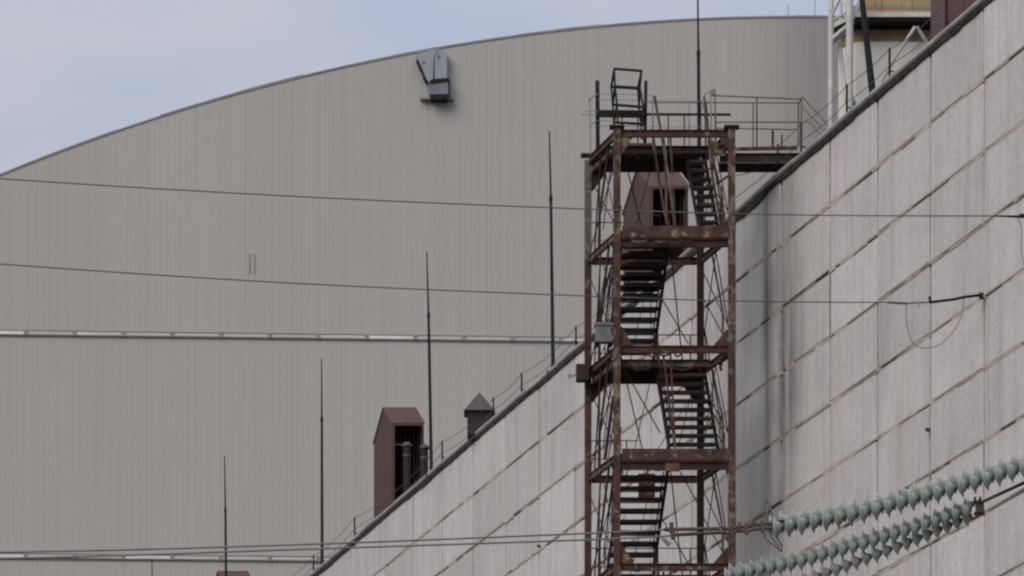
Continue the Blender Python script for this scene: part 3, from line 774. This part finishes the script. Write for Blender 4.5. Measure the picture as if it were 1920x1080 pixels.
HB = .21
for i, z in enumerate(L):
    rear = (i % 2 == 0)
    if i == 0: front_m, rear_m, side_m = m_rust, m_rust_d, m_rust
    elif rear: front_m, rear_m, side_m = m_rust, m_rust_d, m_rust
    else: front_m, rear_m, side_m = m_rust, m_rust, m_rust_p
    # perimeter beams
    off = .10
    one(lambda m_: m_.ibeam(TP(.10, 0, z), TP(WX-.10, 0, z), .12, HB*.9, .016), 'front_beam', front_m, TW)
    one(lambda m_: m_.ibeam(TP(.10, 1, z), TP(WX-.10, 1, z), .12, HB*(1.1 if rear else .9), .016), 'rear_beam', rear_m, TW)
    for u, mm in ((0, side_m), (WX, m_rust)):
        one(lambda m_: m_.ibeam(TP(u, .045, z), TP(u, .955, z), .10, HB*.9, .016), 'side_beam', mm, TW)
    if rear:
        deck(z+.06, .60, .98, .1, WX-.1)
        one(lambda m_: m_.channel(TP(.10, .56, z-.02), TP(WX-.10, .56, z-.02), .09, .20), 'landing_beam', m_rust_p if i else m_rust_d, TW)
        one(lambda m_: m_.channel(TP(.05, .10, z-.26), TP(.05, .93, z-.26), .07, .12), 'lower_side_beam', m_rust_p, TW)
        # the underside apron plate that reads as a dark band
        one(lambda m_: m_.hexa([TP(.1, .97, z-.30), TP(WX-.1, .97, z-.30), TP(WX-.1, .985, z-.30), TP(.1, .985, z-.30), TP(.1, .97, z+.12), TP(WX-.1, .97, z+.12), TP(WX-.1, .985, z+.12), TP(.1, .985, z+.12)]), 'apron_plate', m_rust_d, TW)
        gusset(0, 1, z-.28, .50, -.50, m_rust_d); gusset(WX, 1, z-.28, -.52, -.52, m_rust_d)
        if i: gusset(0, 0, z+.10, .42, .50, m_rust); gusset(WX, 0, z+.10, -.48, .42, m_rust)
        else: gusset(0, 0, z-.10, .42, -.45, m_rust_p); gusset(WX, 0, z-.10, -.34, -.3, m_rust_p)
    else:
        deck(z+.06, .0, .30, .1, WX-.1)
        one(lambda m_: m_.channel(TP(.10, -.045, z+.03), TP(WX-.10, -.045, z+.03), .05, .36, flip=-1), 'landing_edge', m_rust, TW)
        one(lambda m_: m_.channel(TP(.10, -.02, z-.25), TP(WX-.10, -.02, z-.25), .05, .18, flip=-1), 'shaded_lower_edge', m_rust_d, TW)  # dark piece paints in the shaded lower half of the landing front
        one(lambda m_: m_.channel(TP(.10, .31, z-.03), TP(WX-.10, .31, z-.03), .09, .20), 'landing_beam', m_rust_d, TW)
        one(lambda m_: m_.box(TP(WX/2, -.054, z-.03), (WX-.3, .012, .15)), 'toe_board', m_rust_t, TW)
    # flights down to the next level
    if i+1 < len(L) and i < 6:
        zn = L[i+1]
        nt = int(round((z-zn)/.262))
        if rear: flight(2.36 if i == 0 else 1.56, 2.86, .14, zn+.06, .66, z+.06, nt)     # rises towards the rear, right half
        else: flight(.36, 1.62, .86, zn+.06, .28, z+.06, nt)         # rises towards the front, left half
        # bracing rods of the bay
        def rod(a, b2, r=.016, mt=m_dark): one(lambda m_: m_.tube([a, b2], r, 6), 'brace_rod', mt, TW)
        if i < 5:
            ze = zn+.1; zz = z-.1
            rod(TP(0, .95, zz-.35), TP(0, .06, ze+.2)); rod(TP(0, .06, zz-.6), TP(0, .93, ze+.1))
            rod(TP(WX, .94, zz-.2), TP(WX, .06, ze+.5)); rod(TP(WX, .5, zz), TP(WX, .05, ze+.3)); rod(TP(WX, .5, zz), TP(WX, .95, ze+.5)); 
            rod(TP(WX, .9, zz-1.0), TP(WX, .06, ze+.0))
            if rear: rod(TP(.1, .0, zz-.1), TP(1.55, .9, ze), .018); rod(TP(2.9, 1, zz-.4), TP(1.5, 1, ze+.1), .012)
            else: rod(TP(1.5, .1, zz-.1), TP(2.55, .95, ze), .018); rod(TP(1.0, 1, zz-.9), TP(.2, 1, ze+.05), .012)
            # vertical rusty strut that runs off centre
            if rear:
                one(lambda m_: m_.angle(TP(1.25, .05, zz), TP(1.62, .10, ze+.05), .06, .01), 'hanger', m_rust_g if i == 0 else m_rust, TW)
                one(lambda m_: m_.angle(TP(1.42, .02, zz), TP(1.55, .02, ze+.05), .05, .01), 'hanger', m_rust, TW)
                rod(TP(2.75, .9, zz), TP(2.95, .1, ze+.6), .02, m_rust); rod(TP(2.95, .1, ze+.6), TP(2.9, .05, ze), .026, m_rust_p)
            rod(TP(0, .55, zz), TP(0.02, .80, ze), .022, m_rust_d); rod(TP(.25, .9, zz), TP(.18, .88, ze), .018, m_rust); rod(TP(0, .1, zz), TP(.02, .5, ze+.4), .014)
            rod(TP(.4, .97, zz), TP(.95, .97, ze), .012); rod(TP(1.7, .97, zz), TP(1.1, .97, ze+.1), .012)
            # stiffer side post
            one(lambda m_: m_.tube([TP(WX, .62, zz), TP(WX, .28, zn+1.2), TP(WX, .28, ze)], .03, 6), 'side_rail', m_rust_p, TW)
            one(lambda m_: m_.tube([TP(0.02, .30, zz), TP(0.02, .62, zn+1.0), TP(0.02, .62, ze)], .034, 6), 'side_rail', m_rust_d, TW)
    # landing guard rail
    if i in (1, 2, 3, 4):
        v = 1.0
        for h, r in ((1.05, .017), (.55, .012)):
            if rear: one(lambda m_: m_.tube([TP(.1, v, z+h), TP(WX-.1, v, z+h)], r, 6), 'guard_rail', m_thin, TW)
            else: one(lambda m_: m_.tube([TP(.1, v, z+h), TP(1.35, v, z+h)], r, 6), 'guard_rail', m_thin, TW)
        for u in ((2.78, 1.9) if rear else (1.05,)):
            one(lambda m_: m_.bar(TP(u, v, z), TP(u, v, z+1.05), .04, .03, up=(0, 1, 0)), 'guard_post', m_thin, TW)

# rusty plates and small fittings on the tower
m_orange = rusty('orange_rust_plate', (.22, .16, .1), .56, .66, (.05, .023, .015), (.13, .055, .03))
def boxpx(px0, px1, py0, py1, D, dep, nm, mt, parent=TW):
    a = P(px0, py1, D); b2 = P(px1, py0, D)
    return one(lambda m_: m_.hexa([a, Vector((b2.x, a.y, a.z)), Vector((b2.x, a.y+dep, a.z)), Vector((a.x, a.y+dep, a.z)),
                                   Vector((a.x, a.y, b2.z)), b2, Vector((b2.x, a.y+dep, b2.z)), Vector((a.x, a.y+dep, b2.z))]), nm, mt, parent)
boxpx(1197, 1228, 888, 935, 132.3, .12, 'hanging_plate', m_rust)
boxpx(1248, 1274, 868, 883, 129.75, .08, 'hanging_plate', m_orange)
boxpx(1162, 1222, 268, 291, 131.45, .02, 'hanging_plate', m_orange)
boxpx(1330, 1362, 263, 292, 131.0, .02, 'hanging_plate', m_rust_p)
for k in range(16):      # bent scraps of flashing and brackets rusting at the landing corners
    x0_, y0_ = random.choice(((1352, 680), (1352, 655), (1345, 690), (1165, 640), (1140, 690), (1350, 1050), (1180, 1060), (1355, 870), (1350, 445)))
    x0_ += random.uniform(-12, 12); y0_ += random.uniform(-12, 12); dx_, dy_ = random.uniform(-14, 14), random.uniform(-12, 12); D_ = random.uniform(130.1, 130.9)
    one(lambda m_: m_.bar(P(x0_, y0_, D_), P(x0_+dx_, y0_+dy_, D_+.2), random.uniform(.03, .09), random.uniform(.03, .07)), 'bracket', random.choice((m_rust, m_rust_p, m_orange, m_rust_d)), TW)
for k in range(14):      # curled strips of loose edging along the olive beam and the landing fronts
    y_, D_ = random.choice(((686, 131.35), (690, 131.35), (664, 129.9), (452, 129.85), (880, 129.85)))
    x_ = random.uniform(1175, 1335); w_ = random.uniform(12, 40)
    one(lambda m_: m_.tube([P(x_, y_, D_), P(x_+w_/2, y_+random.uniform(2, 6), D_-.04), P(x_+w_, y_, D_)], .03, 5), 'loose_edging', random.choice((m_rust, m_rust_d, m_rust_p)), TW)
boxpx(1243, 1262, 462, 482, 131.0, .25, 'hanging_plate', m_rust_d)
for (a, b2, D, r_, mt_) in (((1166, 272), (1200, 300), 130.6, .018, m_dark), ((1300, 330), (1340, 312), 131.6, .02, m_rust_d), ((1342, 345), (1375, 322), 130.6, .022, m_rust_p),
        ((1354, 350), (1350, 430), 130.6, .028, m_rust_p), ((1232, 545), (1291, 645), 131.2, .017, m_dark), ((1164, 680), (1238, 812), 130.4, .018, m_dark), ((1275, 884), (1310, 948), 130.6, .017, m_dark),
        ((1233, 958), (1291, 1058), 130.8, .017, m_dark), ((1295, 742), (1272, 838), 132.4, .014, m_dark), ((1150, 742), (1134, 862), 131.2, .045, m_rust_d), ((1158, 742), (1140, 862), 131.0, .022, m_rust_p),
        ((1146, 500), (1118, 606), 131.6, .03, m_dark), ((1225, 645), (1240, 690), 131.0, .03, m_rust)):
    one(lambda m_: m_.tube([P(a[0], a[1], D), P(b2[0], b2[1], D)], r_, 6), 'brace_rod', mt_, TW)
# grey-green junction box
jb = P(1131, 640, 130.7)
TJ = thing('junction_box', 'small grey-green electrical box fixed at the left side of the stair tower', 'junction box', jb)
boxpx(1116, 1148, 607, 640, 130.6, .3, 'case', m_boxg, TJ); boxpx(1114, 1150, 604, 609, 130.56, .38, 'lid', m_boxg, TJ)
boxpx(1114, 1122, 640, 650, 130.8, .1, 'foot', m_dark, TJ); boxpx(1140, 1148, 640, 650, 130.8, .1, 'foot', m_dark, TJ)
for dx in (0, 7):
    one(lambda m_: m_.tube([P(1122+dx, 606, 130.7), P(1120+dx, 590, 130.7), P(1126+dx, 560, 130.7), P(1133+dx, 520, 130.7)], .014, 6), 'cable', m_dark, TJ)
# dark bracket box projecting from the left side
bb = P(1093, 712, 132)
TB = thing('bracket_box', 'dark box with a hooked rod sticking out left of the stair tower', 'bracket', bb)
boxpx(1080, 1104, 682, 711, 132.0, .4, 'case', m_rust_d, TB)
one(lambda m_: m_.tube([P(1082, 700, 132.1), P(1074, 706, 132.0), P(1067, 709, 131.95), P(1066, 704, 131.95), P(1072, 702, 132)], .014, 6), 'hook', m_dark, TB)

# top of the tower: posts, ladder cage, railings, catwalk to the roof
def prod(pts, r, nm, mt, parent=TW): one(lambda m_: m_.tube([P(*p) for p in pts], r, 7), nm, mt, parent)
def pbar(a, b2, w, nm, mt, parent=TW): one(lambda m_: m_.bar(P(*a), P(*b2), w, w, up=(0, 1, 0)), nm, mt, parent)
pbar((1120, 152, 131.6), (1121, 280, 131.6), .11, 'davit_post', m_dark)
pbar((1211, 152, 131.6), (1209, 285, 131.6), .09, 'davit_post', m_dark)
pbar((1106, 186, 132.3), (1107, 292, 132.3), .035, 'guard_post', m_galv)
prod([(1104, 187, 132.3), (1120, 176, 131.2)], .018, 'guard_rail', m_galv)
prod([(1105, 235, 132.3), (1120, 226, 131.2)], .014, 'guard_rail', m_galv)
pbar((1120, 214, 131.5), (1370, 215, 131.5), .055, 'cross_rail', m_dark)
pbar((1122, 209, 131.55), (1210, 210, 131.55), .07, 'cross_rail', m_dark)
pbar((1122, 218, 131.45), (1208, 219, 131.45), .05, 'cross_rail', m_dark)
prod([(1090, 215, 131.5), (1122, 215, 131.5)], .012, 'guard_rail', m_galv)
prod([(1096, 208, 131.5), (1122, 209, 131.5)], .010, 'guard_rail', m_galv)
for x in (1166, 1196, 1224, 1253, 1283, 1342):
    pbar((x, 215, 131.5), (x, 281, 131.5), .035, 'baluster', m_dark)
pbar((1224, 180, 131.2), (1225, 280, 131.2), .03, 'guard_post', m_galv)
for (a, b2) in (((1120, 176), (1222, 178)), ((1120, 187), (1330, 190)), ((1120, 236), (1320, 238)), ((1125, 226), (1205, 230))):
    prod([(a[0], a[1], 131.2), (b2[0], b2[1], 131.2)], .0085, 'guard_rail', m_galv)
for x in (1291, 1294): pass
pbar((1292, 189, 131.8), (1293, 281, 131.8), .035, 'guard_post', m_galv)
pbar((1313, 189, 131.6), (1313, 281, 131.6), .05, 'guard_post', m_dark)
pbar((1333, 178, 131.2), (1334, 281, 131.2), .04, 'guard_post', m_galv)
# leaning stair handrails coming up through the top
for (pts, r, mt) in (([(1227, 180, 130.8), (1238, 240, 130.8), (1248, 300, 130.6), (1250, 420, 130.5)], .036, m_orange),
                     ([(1224, 250, 130.9), (1233, 320, 130.8), (1246, 400, 130.6), (1255, 425, 130.5)], .034, m_rust_p),
                     ([(1320, 182, 131.6), (1326, 240, 131.4), (1334, 320, 131.0), (1352, 425, 130.6)], .032, m_rust_p),
                     ([(1323, 192, 131.0), (1330, 262, 131.0), (1345, 345, 130.7), (1366, 330, 130.5)], .028, m_rust)):
    prod(pts, r, 'leaning_rail', mt)
# floodlight arm
TF = thing('floodlight', 'small floodlight on a curved arm above the top landing', 'floodlight', P(1318, 195, 131.4))
prod([(1318, 205, 131.4), (1318, 182, 131.4), (1324, 174, 131.4), (1334, 171, 131.4)], .022, 'arm', m_galv, TF)
q = MB(); c0 = P(1337, 174, 131.4); q.box(c0, (.16, .16, .13)); q.box(c0+Vector((0, 0, .08)), (.05, .05, .08)); q.build('lamp_head', m_galv, TF)
# ladder cage: three tiers of square hoops leaning slightly
TC = thing('ladder_cage', 'dark square ladder cage sticking up above the tower top left', 'ladder cage', P(1180, 265, 130.9))
fr = [((1152, 129), (1203, 133)), ((1153, 162), (1200, 165)), ((1157, 197), (1206, 201)), ((1158, 232), (1205, 236))]
bk = [((1146, 163), (1196, 166)), ((1149, 196), (1198, 200)), ((1151, 229), (1202, 233)), ((1153, 258), (1204, 262))]
DFc, DBc = 130.3, 131.5
tiers_f = [[P(x, y, DFc) for x, y in t_] for t_ in fr]; tiers_b = [[P(x, y, DBc) for x, y in t_] for t_ in bk]
for a, b2 in zip(tiers_f[:3], tiers_b[:3]):
    ring_ = [a[0], a[1], b2[1], b2[0]]
    for k in range(4):
        one(lambda m_: m_.bar(ring_[k], ring_[(k+1) % 4], .055, .055), 'hoop_bar', m_dark, TC)
for col in range(2):
    for tiers in (tiers_f, tiers_b):
        for k in range(3): one(lambda m_: m_.bar(tiers[k][col], tiers[k+1][col], .05, .05, up=(0, 1, 0)), 'cage_post', m_dark, TC)
# catwalk
CW = thing('catwalk', 'narrow rusty catwalk from the stair tower top to the roof edge', 'catwalk', P(1400, 300, 131.6))
zc0, zc1 = (HOR-300)/F*131.3, (HOR-274)/F*131.3
xa, xb_ = P(1380, 0, 131.5).x-.45, P(1500, 0, 131.5).x
for k, y in enumerate((131.15, 132.0)):
    one(lambda m_: m_.channel((xa, y, CZ+38.1), (xb_, y, CZ+38.1), .07, .24, flip=1-2*k), 'side_channel', m_rust_d, CW)
for k in range(4):
    w = (xb_-xa)/4
    one(lambda m_: m_.box((xa+w*(k+.5), 131.57, CZ+38.24+random.uniform(-.01, .01)), (w-.02, .8, .02)), 'deck_plate', m_rust_d, CW)
one(lambda m_: m_.bar((xa, 131.10, CZ+38.32), (xb_-.1, 131.10, CZ+38.36), .03, .10), 'toe_board', m_rust, CW)
for (a, b2) in (((1334, 179), (1505, 186)), ((1340, 229), (1500, 229))):
    prod([(a[0], a[1], 131.15), (b2[0], b2[1], 131.15)], .019, 'guard_rail', m_railb, CW)
for (a, b2) in (((1216, 192), (1500, 193)), ((1340, 240), (1495, 243))):
    prod([(a[0], a[1], 132.0), (b2[0], b2[1], 132.0)], .017, 'guard_rail', m_railb, CW)
for (x, y0, D, mt) in ((1466, 252, 131.15, m_rust), (1419, 182, 131.15, m_rust), (1412, 193, 132.0, m_railb), (1503, 183, 131.15, m_railb), (1497, 193, 132, m_railb), (1341, 180, 131.15, m_railb)):
    pbar((x, y0, D), (x, 275, D), .04, 'guard_post', mt, CW)
pbar((1449, 243, 131.15), (1449, 278, 131.15), .07, 'stub_post', m_rust, CW)
prod([(1505, 182, 131.15), (1552, 234, 130.4)], .019, 'guard_rail', m_railb, CW)
prod([(1505, 201, 131.15), (1548, 247, 130.4)], .017, 'guard_rail', m_railb, CW)
prod([(1500, 229, 131.15), (1519, 229, 131.0), (1540, 254, 130.5)], .017, 'guard_rail', m_railb, CW)
prod([(1503, 183, 131.15), (1498, 193, 132)], .017, 'guard_rail', m_railb, CW)
for pts in ([(1380, 330, 131.8), (1410, 322, 132), (1450, 290, 131.5)], [(1380, 370, 131.8), (1420, 340, 132), (1460, 305, 131.6)]):
    prod(pts, .010, 'stay_wire', m_thin, CW)

# ------------------------------------------------------------------ overhead wires anchored on the wall
def catenary(a, b2, sag, n=24): return [a.lerp(b2, s/n)-Vector((0, 0, 4*sag*(s/n)*(1-s/n))) for s in range(n+1)]
def wire_thing(label, ptspx, D0, D1, r, mt=m_thin):
    x0, x1 = ptspx[0][0], ptspx[-1][0]
    pts = [P(x, y, D0+(D1-D0)*(x-x0)/(x1-x0)) for x, y in ptspx]
    # smooth through the given points
    o = one(lambda m_: m_.tube(pts, r, 6), 'overhead_wire', mt)
    return tag(o, label, 'wire', 'overhead wires')
def smooth(pts, n=8):
    res = []
    for i in range(len(pts)-1):
        p0 = pts[max(i-1, 0)]; p1 = pts[i]; p2 = pts[i+1]; p3 = pts[min(i+2, len(pts)-1)]
        for k in range(n):
            t = k/n
            res.append(tuple(.5*((2*p1[j])+(-p0[j]+p2[j])*t+(2*p0[j]-5*p1[j]+4*p2[j]-p3[j])*t*t+(-p0[j]+3*p1[j]-3*p2[j]+p3[j])*t**3) for j in range(len(p1))))
    res.append(pts[-1]); return res
wire_thing('upper thin wire crossing the arched hall and ending at the right edge',
           smooth([(-1400, 215), (-600, 290), (0, 335), (550, 368), (1100, 392), (1500, 403), (1880, 405)]), 108, px_to_D(1930)-.4, .0145)
wire_thing('lower thin wire crossing the arched hall and ending at the wall anchor',
           smooth([(-1400, 360), (-600, 447), (0, 495), (550, 531), (1100, 555), (1400, 565), (1690, 567)]), 108, px_to_D(1845)-.6, .0145)
# anchor of the lower wire
Da = px_to_D(1845)-.35
T = thing('wire_anchor', 'dark wire anchor rod with small green insulator and drooping jumper loop on the wall', 'wire anchor', P(1840, 553, Da))
def ap(x, y, d=0): return P(x, y, Da+d)
one(lambda m_: m_.tube([ap(1665, 567), ap(1700, 569)], .026, 7), 'clamp', m_hard, T)
one(lambda m_: m_.tube([ap(1695, 569), ap(1745, 566)], .018, 7), 'link', m_hard, T)
for x in (1716, 1722, 1728, 1735):
    one(lambda m_: m_.tube([ap(x, 567.5), ap(x+2, 567.4)], .13 if x == 1722 else .05, 12), 'insulator_disc', m_glass, T)
one(lambda m_: m_.tube([ap(1743, 567), ap(1790, 561), ap(1808, 557), ap(1840, 553, .25)], .034, 8), 'anchor_rod', m_dark, T)
one(lambda m_: m_.bar(ap(1745, 569), ap(1743, 556), .06, .06, up=(0, 1, 0)), 'turnbuckle', m_dark, T)
one(lambda m_: m_.box(ap(1840, 555, .2), (.10, .10, .14)), 'wall_eye', m_dark, T)
one(lambda m_: m_.tube([ap(*p) for p in smooth([(1700, 570), (1700, 605), (1710, 640), (1730, 652), (1760, 647), (1788, 620), (1803, 590), (1807, 560)])], .011, 6), 'jumper_loop', m_cable, T)
Db = px_to_D(1940)-.3
T = thing('wire_anchor', 'dark wire clamp at the right picture edge with a jumper loop hanging below', 'wire anchor', P(1935, 408, Db))
def ap(x, y, d=0): return P(x, y, Db+d)
one(lambda m_: m_.tube([ap(1868, 405), ap(1910, 406), ap(1945, 408, .3)], [.018, .03, .03], 7), 'anchor_rod', m_dark, T)
one(lambda m_: m_.box(ap(1918, 405), (.16, .1, .08)), 'clamp', m_dark, T)
one(lambda m_: m_.tube([ap(*p) for p in smooth([(1908, 408), (1916, 430), (1915, 465), (1922, 500), (1935, 505)])], .011, 6), 'jumper_loop', m_cable, T)

# ------------------------------------------------------------------ twin conductor and glass insulator strings, in front
m_capg = plain('dark_green_cap', (.05, .065, .06), (.10, .12, .11), .5, 6)
def disc_mesh():
    """one cap-and-pin glass disc, axis along +X, 146 mm pitch"""
    def lathe(m, prof, mi, n=20):
        vs = []; 
        for x, r in prof: vs += [Vector((x, r*math.cos(2*math.pi*k/n), r*math.sin(2*math.pi*k/n))) for k in range(n)]
        fs = [(i*n+k, i*n+(k+1) % n, (i+1)*n+(k+1) % n, (i+1)*n+k) for i in range(len(prof)-1) for k in range(n)]
        m.add(vs, fs, mi, True)
    m = MB(); lathe(m, [(.0, .045), (.012, .066), (.034, .080), (.048, .094), (.060, .132), (.067, .133), (.066, .100), (.082, .092), (.070, .080), (.094, .068), (.075, .054), (.095, .036), (.07, .0)], 0)
    g_ = m.mesh('glass_disc', [m_glass])
    m = MB(); lathe(m, [(-.04, .0), (-.04, .028), (-.02, .045), (.018, .05), (.03, .045), (.03, .0)], 0, 12); lathe(m, [(.05, .012), (.108, .012)], 0, 8)
    return g_, m.mesh('metal_cap', [m_capg])
GM, CM = disc_mesh()
def string_(label, pts, D0, D1, ph=.5, sc=1.0):
    """pts: pixel polyline of the string axis"""
    sp_ = smooth(pts, 10); x0, x1 = pts[0][0], pts[-1][0]
    path = [P(x, y, D0+(D1-D0)*(x-x0)/(x1-x0)) for x, y in sp_]
    T = thing('insulator_string', label, 'insulator string', path[0], 'green glass insulator strings')
    acc = 0; seg = 0; pos_ = path[0].copy(); step = .148*sc
    i = 0; p = path[0].copy(); rem = step*ph
    while i < len(path)-1:
        d_ = (path[i+1]-p).length
        if d_ >= rem:
            dirv = (path[i+1]-path[i]).normalized(); p = p+dirv*rem; rem = step
            o = bpy.data.objects.new('glass_disc', GM); COL.objects.link(o); o.parent = T
            w = dirv+Vector((random.uniform(-.05, .05), random.uniform(-.05, .05), random.uniform(-.04, .04)))
            o.rotation_mode = 'QUATERNION'; o.rotation_quaternion = (-w).to_track_quat('X', 'Z'); o.scale = (sc, sc, sc); o.location = p-Vector(T.location)
            c_ = bpy.data.objects.new('metal_cap', CM); COL.objects.link(c_); c_.parent = o
        else:
            rem -= d_; i += 1; p = path[i].copy()
    return T
DI = 57.0
string_('front string of pale green glass discs in the upper pair', [(1458, 990), (1600, 965), (1750, 926), (1920, 877), (2050, 835)], DI, DI-1, .3)
string_('rear string of pale green glass discs in the upper pair, slightly higher', [(1450, 981), (1600, 955), (1750, 916), (1920, 866), (2050, 825)], DI+.3, DI-.7, .14)
string_('rear string of green glass discs along the top of the lower bundle', [(1362, 1075), (1480, 1051), (1600, 1018), (1720, 982), (1828, 943)], DI+.3, DI-.3, .9, .84)
string_('middle string of green glass discs in the lower bundle', [(1364, 1081), (1480, 1058), (1600, 1025), (1720, 989), (1828, 951)], DI, DI-.6, .4, .84)
string_('lowest string of pale green glass discs running out of the bottom edge', [(1340, 1126), (1480, 1097), (1600, 1055), (1720, 1009), (1830, 963)], DI+.1, DI-.5, .1, .84)
# hardware between conductors and upper strings
T = thing('line_hardware', 'rusty clamps and links joining the twin conductor to the upper insulator strings', 'line fittings', P(1440, 987, DI))
def lp(x, y, d=0): return P(x, y, DI+d)
for (a, b2) in (((1245, 993), (1350, 991)), ((1262, 1003), (1360, 998))):
    one(lambda m_: m_.tube([lp(*a), lp(*b2)], .022, 8), 'dead_end_clamp', m_hard, T)
for x, y in ((1259, 988), (1262, 1003)):
    one(lambda m_: m_.box(lp(x, y), (.05, .05, .10)), 'bolt_lug', m_hard, T)
yy = [(1355, 990), (1372, 993), (1386, 986), (1400, 990), (1414, 983), (1430, 985)]
for i in range(len(yy)-1):
    one(lambda m_: m_.tube([lp(*yy[i]), lp(*yy[i+1])], .02, 7), 'link', m_hard, T)
    one(lambda m_: m_.tube([lp(yy[i][0], yy[i][1]+9), lp(yy[i+1][0], yy[i+1][1]+7)], .016, 7), 'link', m_hard, T)
    one(lambda m_: m_.box(lp(yy[i+1][0], yy[i+1][1]+3), (.035, .05, .12)), 'shackle', m_hard, T)
for dy in (0, 10):
    one(lambda m_: m_.tube([lp(1425, 981+dy), lp(1462, 983+dy*.7)], .022, 8), 'dead_end_clamp', m_hard, T)
    one(lambda m_: m_.tube([lp(1440, 981+dy), lp(1475, 975+dy*.8, .2)], .012, 8), 'link', m_hard, T)
for pts in ([(1428, 984), (1432, 960), (1437, 938), (1442, 945), (1436, 985)], [(1436, 985), (1444, 955), (1450, 975), (1456, 985)],
            [(1430, 992), (1436, 1012), (1448, 1020), (1466, 1034), (1466, 1024), (1448, 994)], [(1440, 992), (1450, 1012), (1462, 1026)]):
    one(lambda m_: m_.tube([lp(*p) for p in pts], .009, 6), 'arcing_horn', m_thin, T)
one(lambda m_: m_.tube([lp(1238, 1005), lp(1256, 1022)], [.014, .03], 8), 'loose_tail', m_cable, T)
tag(one(lambda m_: m_.tube([P(x, y, DI) for x, y in smooth([(-2200, 1030), (-1000, 1047), (0, 1035.5), (560, 1021), (1100, 1000), (1250, 993)])], .0115, 7), 'conductor', m_cable), 'upper cable of the twin conductor near the bottom of the picture', 'power cable', 'twin conductor cables')
tag(one(lambda m_: m_.tube([P(x, y, DI) for x, y in smooth([(-2200, 1041), (-1000, 1059), (0, 1047), (560, 1030), (1100, 1012), (1265, 1004)])], .0115, 7), 'conductor', m_cable), 'lower cable of the twin conductor near the bottom of the picture', 'power cable', 'twin conductor cables')
# yoke and rods right of the lower strings
T = thing('yoke_plate', 'dark yoke plate and rusty rods at the upper end of the lower insulator pair', 'line fittings', P(1838, 950, DI-.6))
def yp(x, y, d=0): return P(x, y, DI-.6+d)
q = MB(); q.prism([yp(1828, 940), yp(1836, 936), yp(1844, 943), yp(1846, 958), yp(1837, 964), yp(1830, 960)], (0, .03, 0)); q.build('plate', m_hard, T)
for x in (1828, 1838): one(lambda m_: m_.bar(yp(x, 932), yp(x, 944), .025, .05, up=(0, 1, 0)), 'bolt', m_dark, T)
one(lambda m_: m_.tube([yp(1842, 941), yp(1925, 903), yp(2050, 850)], .020, 8), 'rod', m_hard, T)
one(lambda m_: m_.tube([yp(1852, 957), yp(1925, 918), yp(2050, 866)], .014, 8), 'rod', m_cable, T)
one(lambda m_: m_.box(yp(1836, 963), (.12, .05, .035)), 'clevis', m_dark, T)
print('slabs', nslab, 'objects', len(bpy.data.objects))
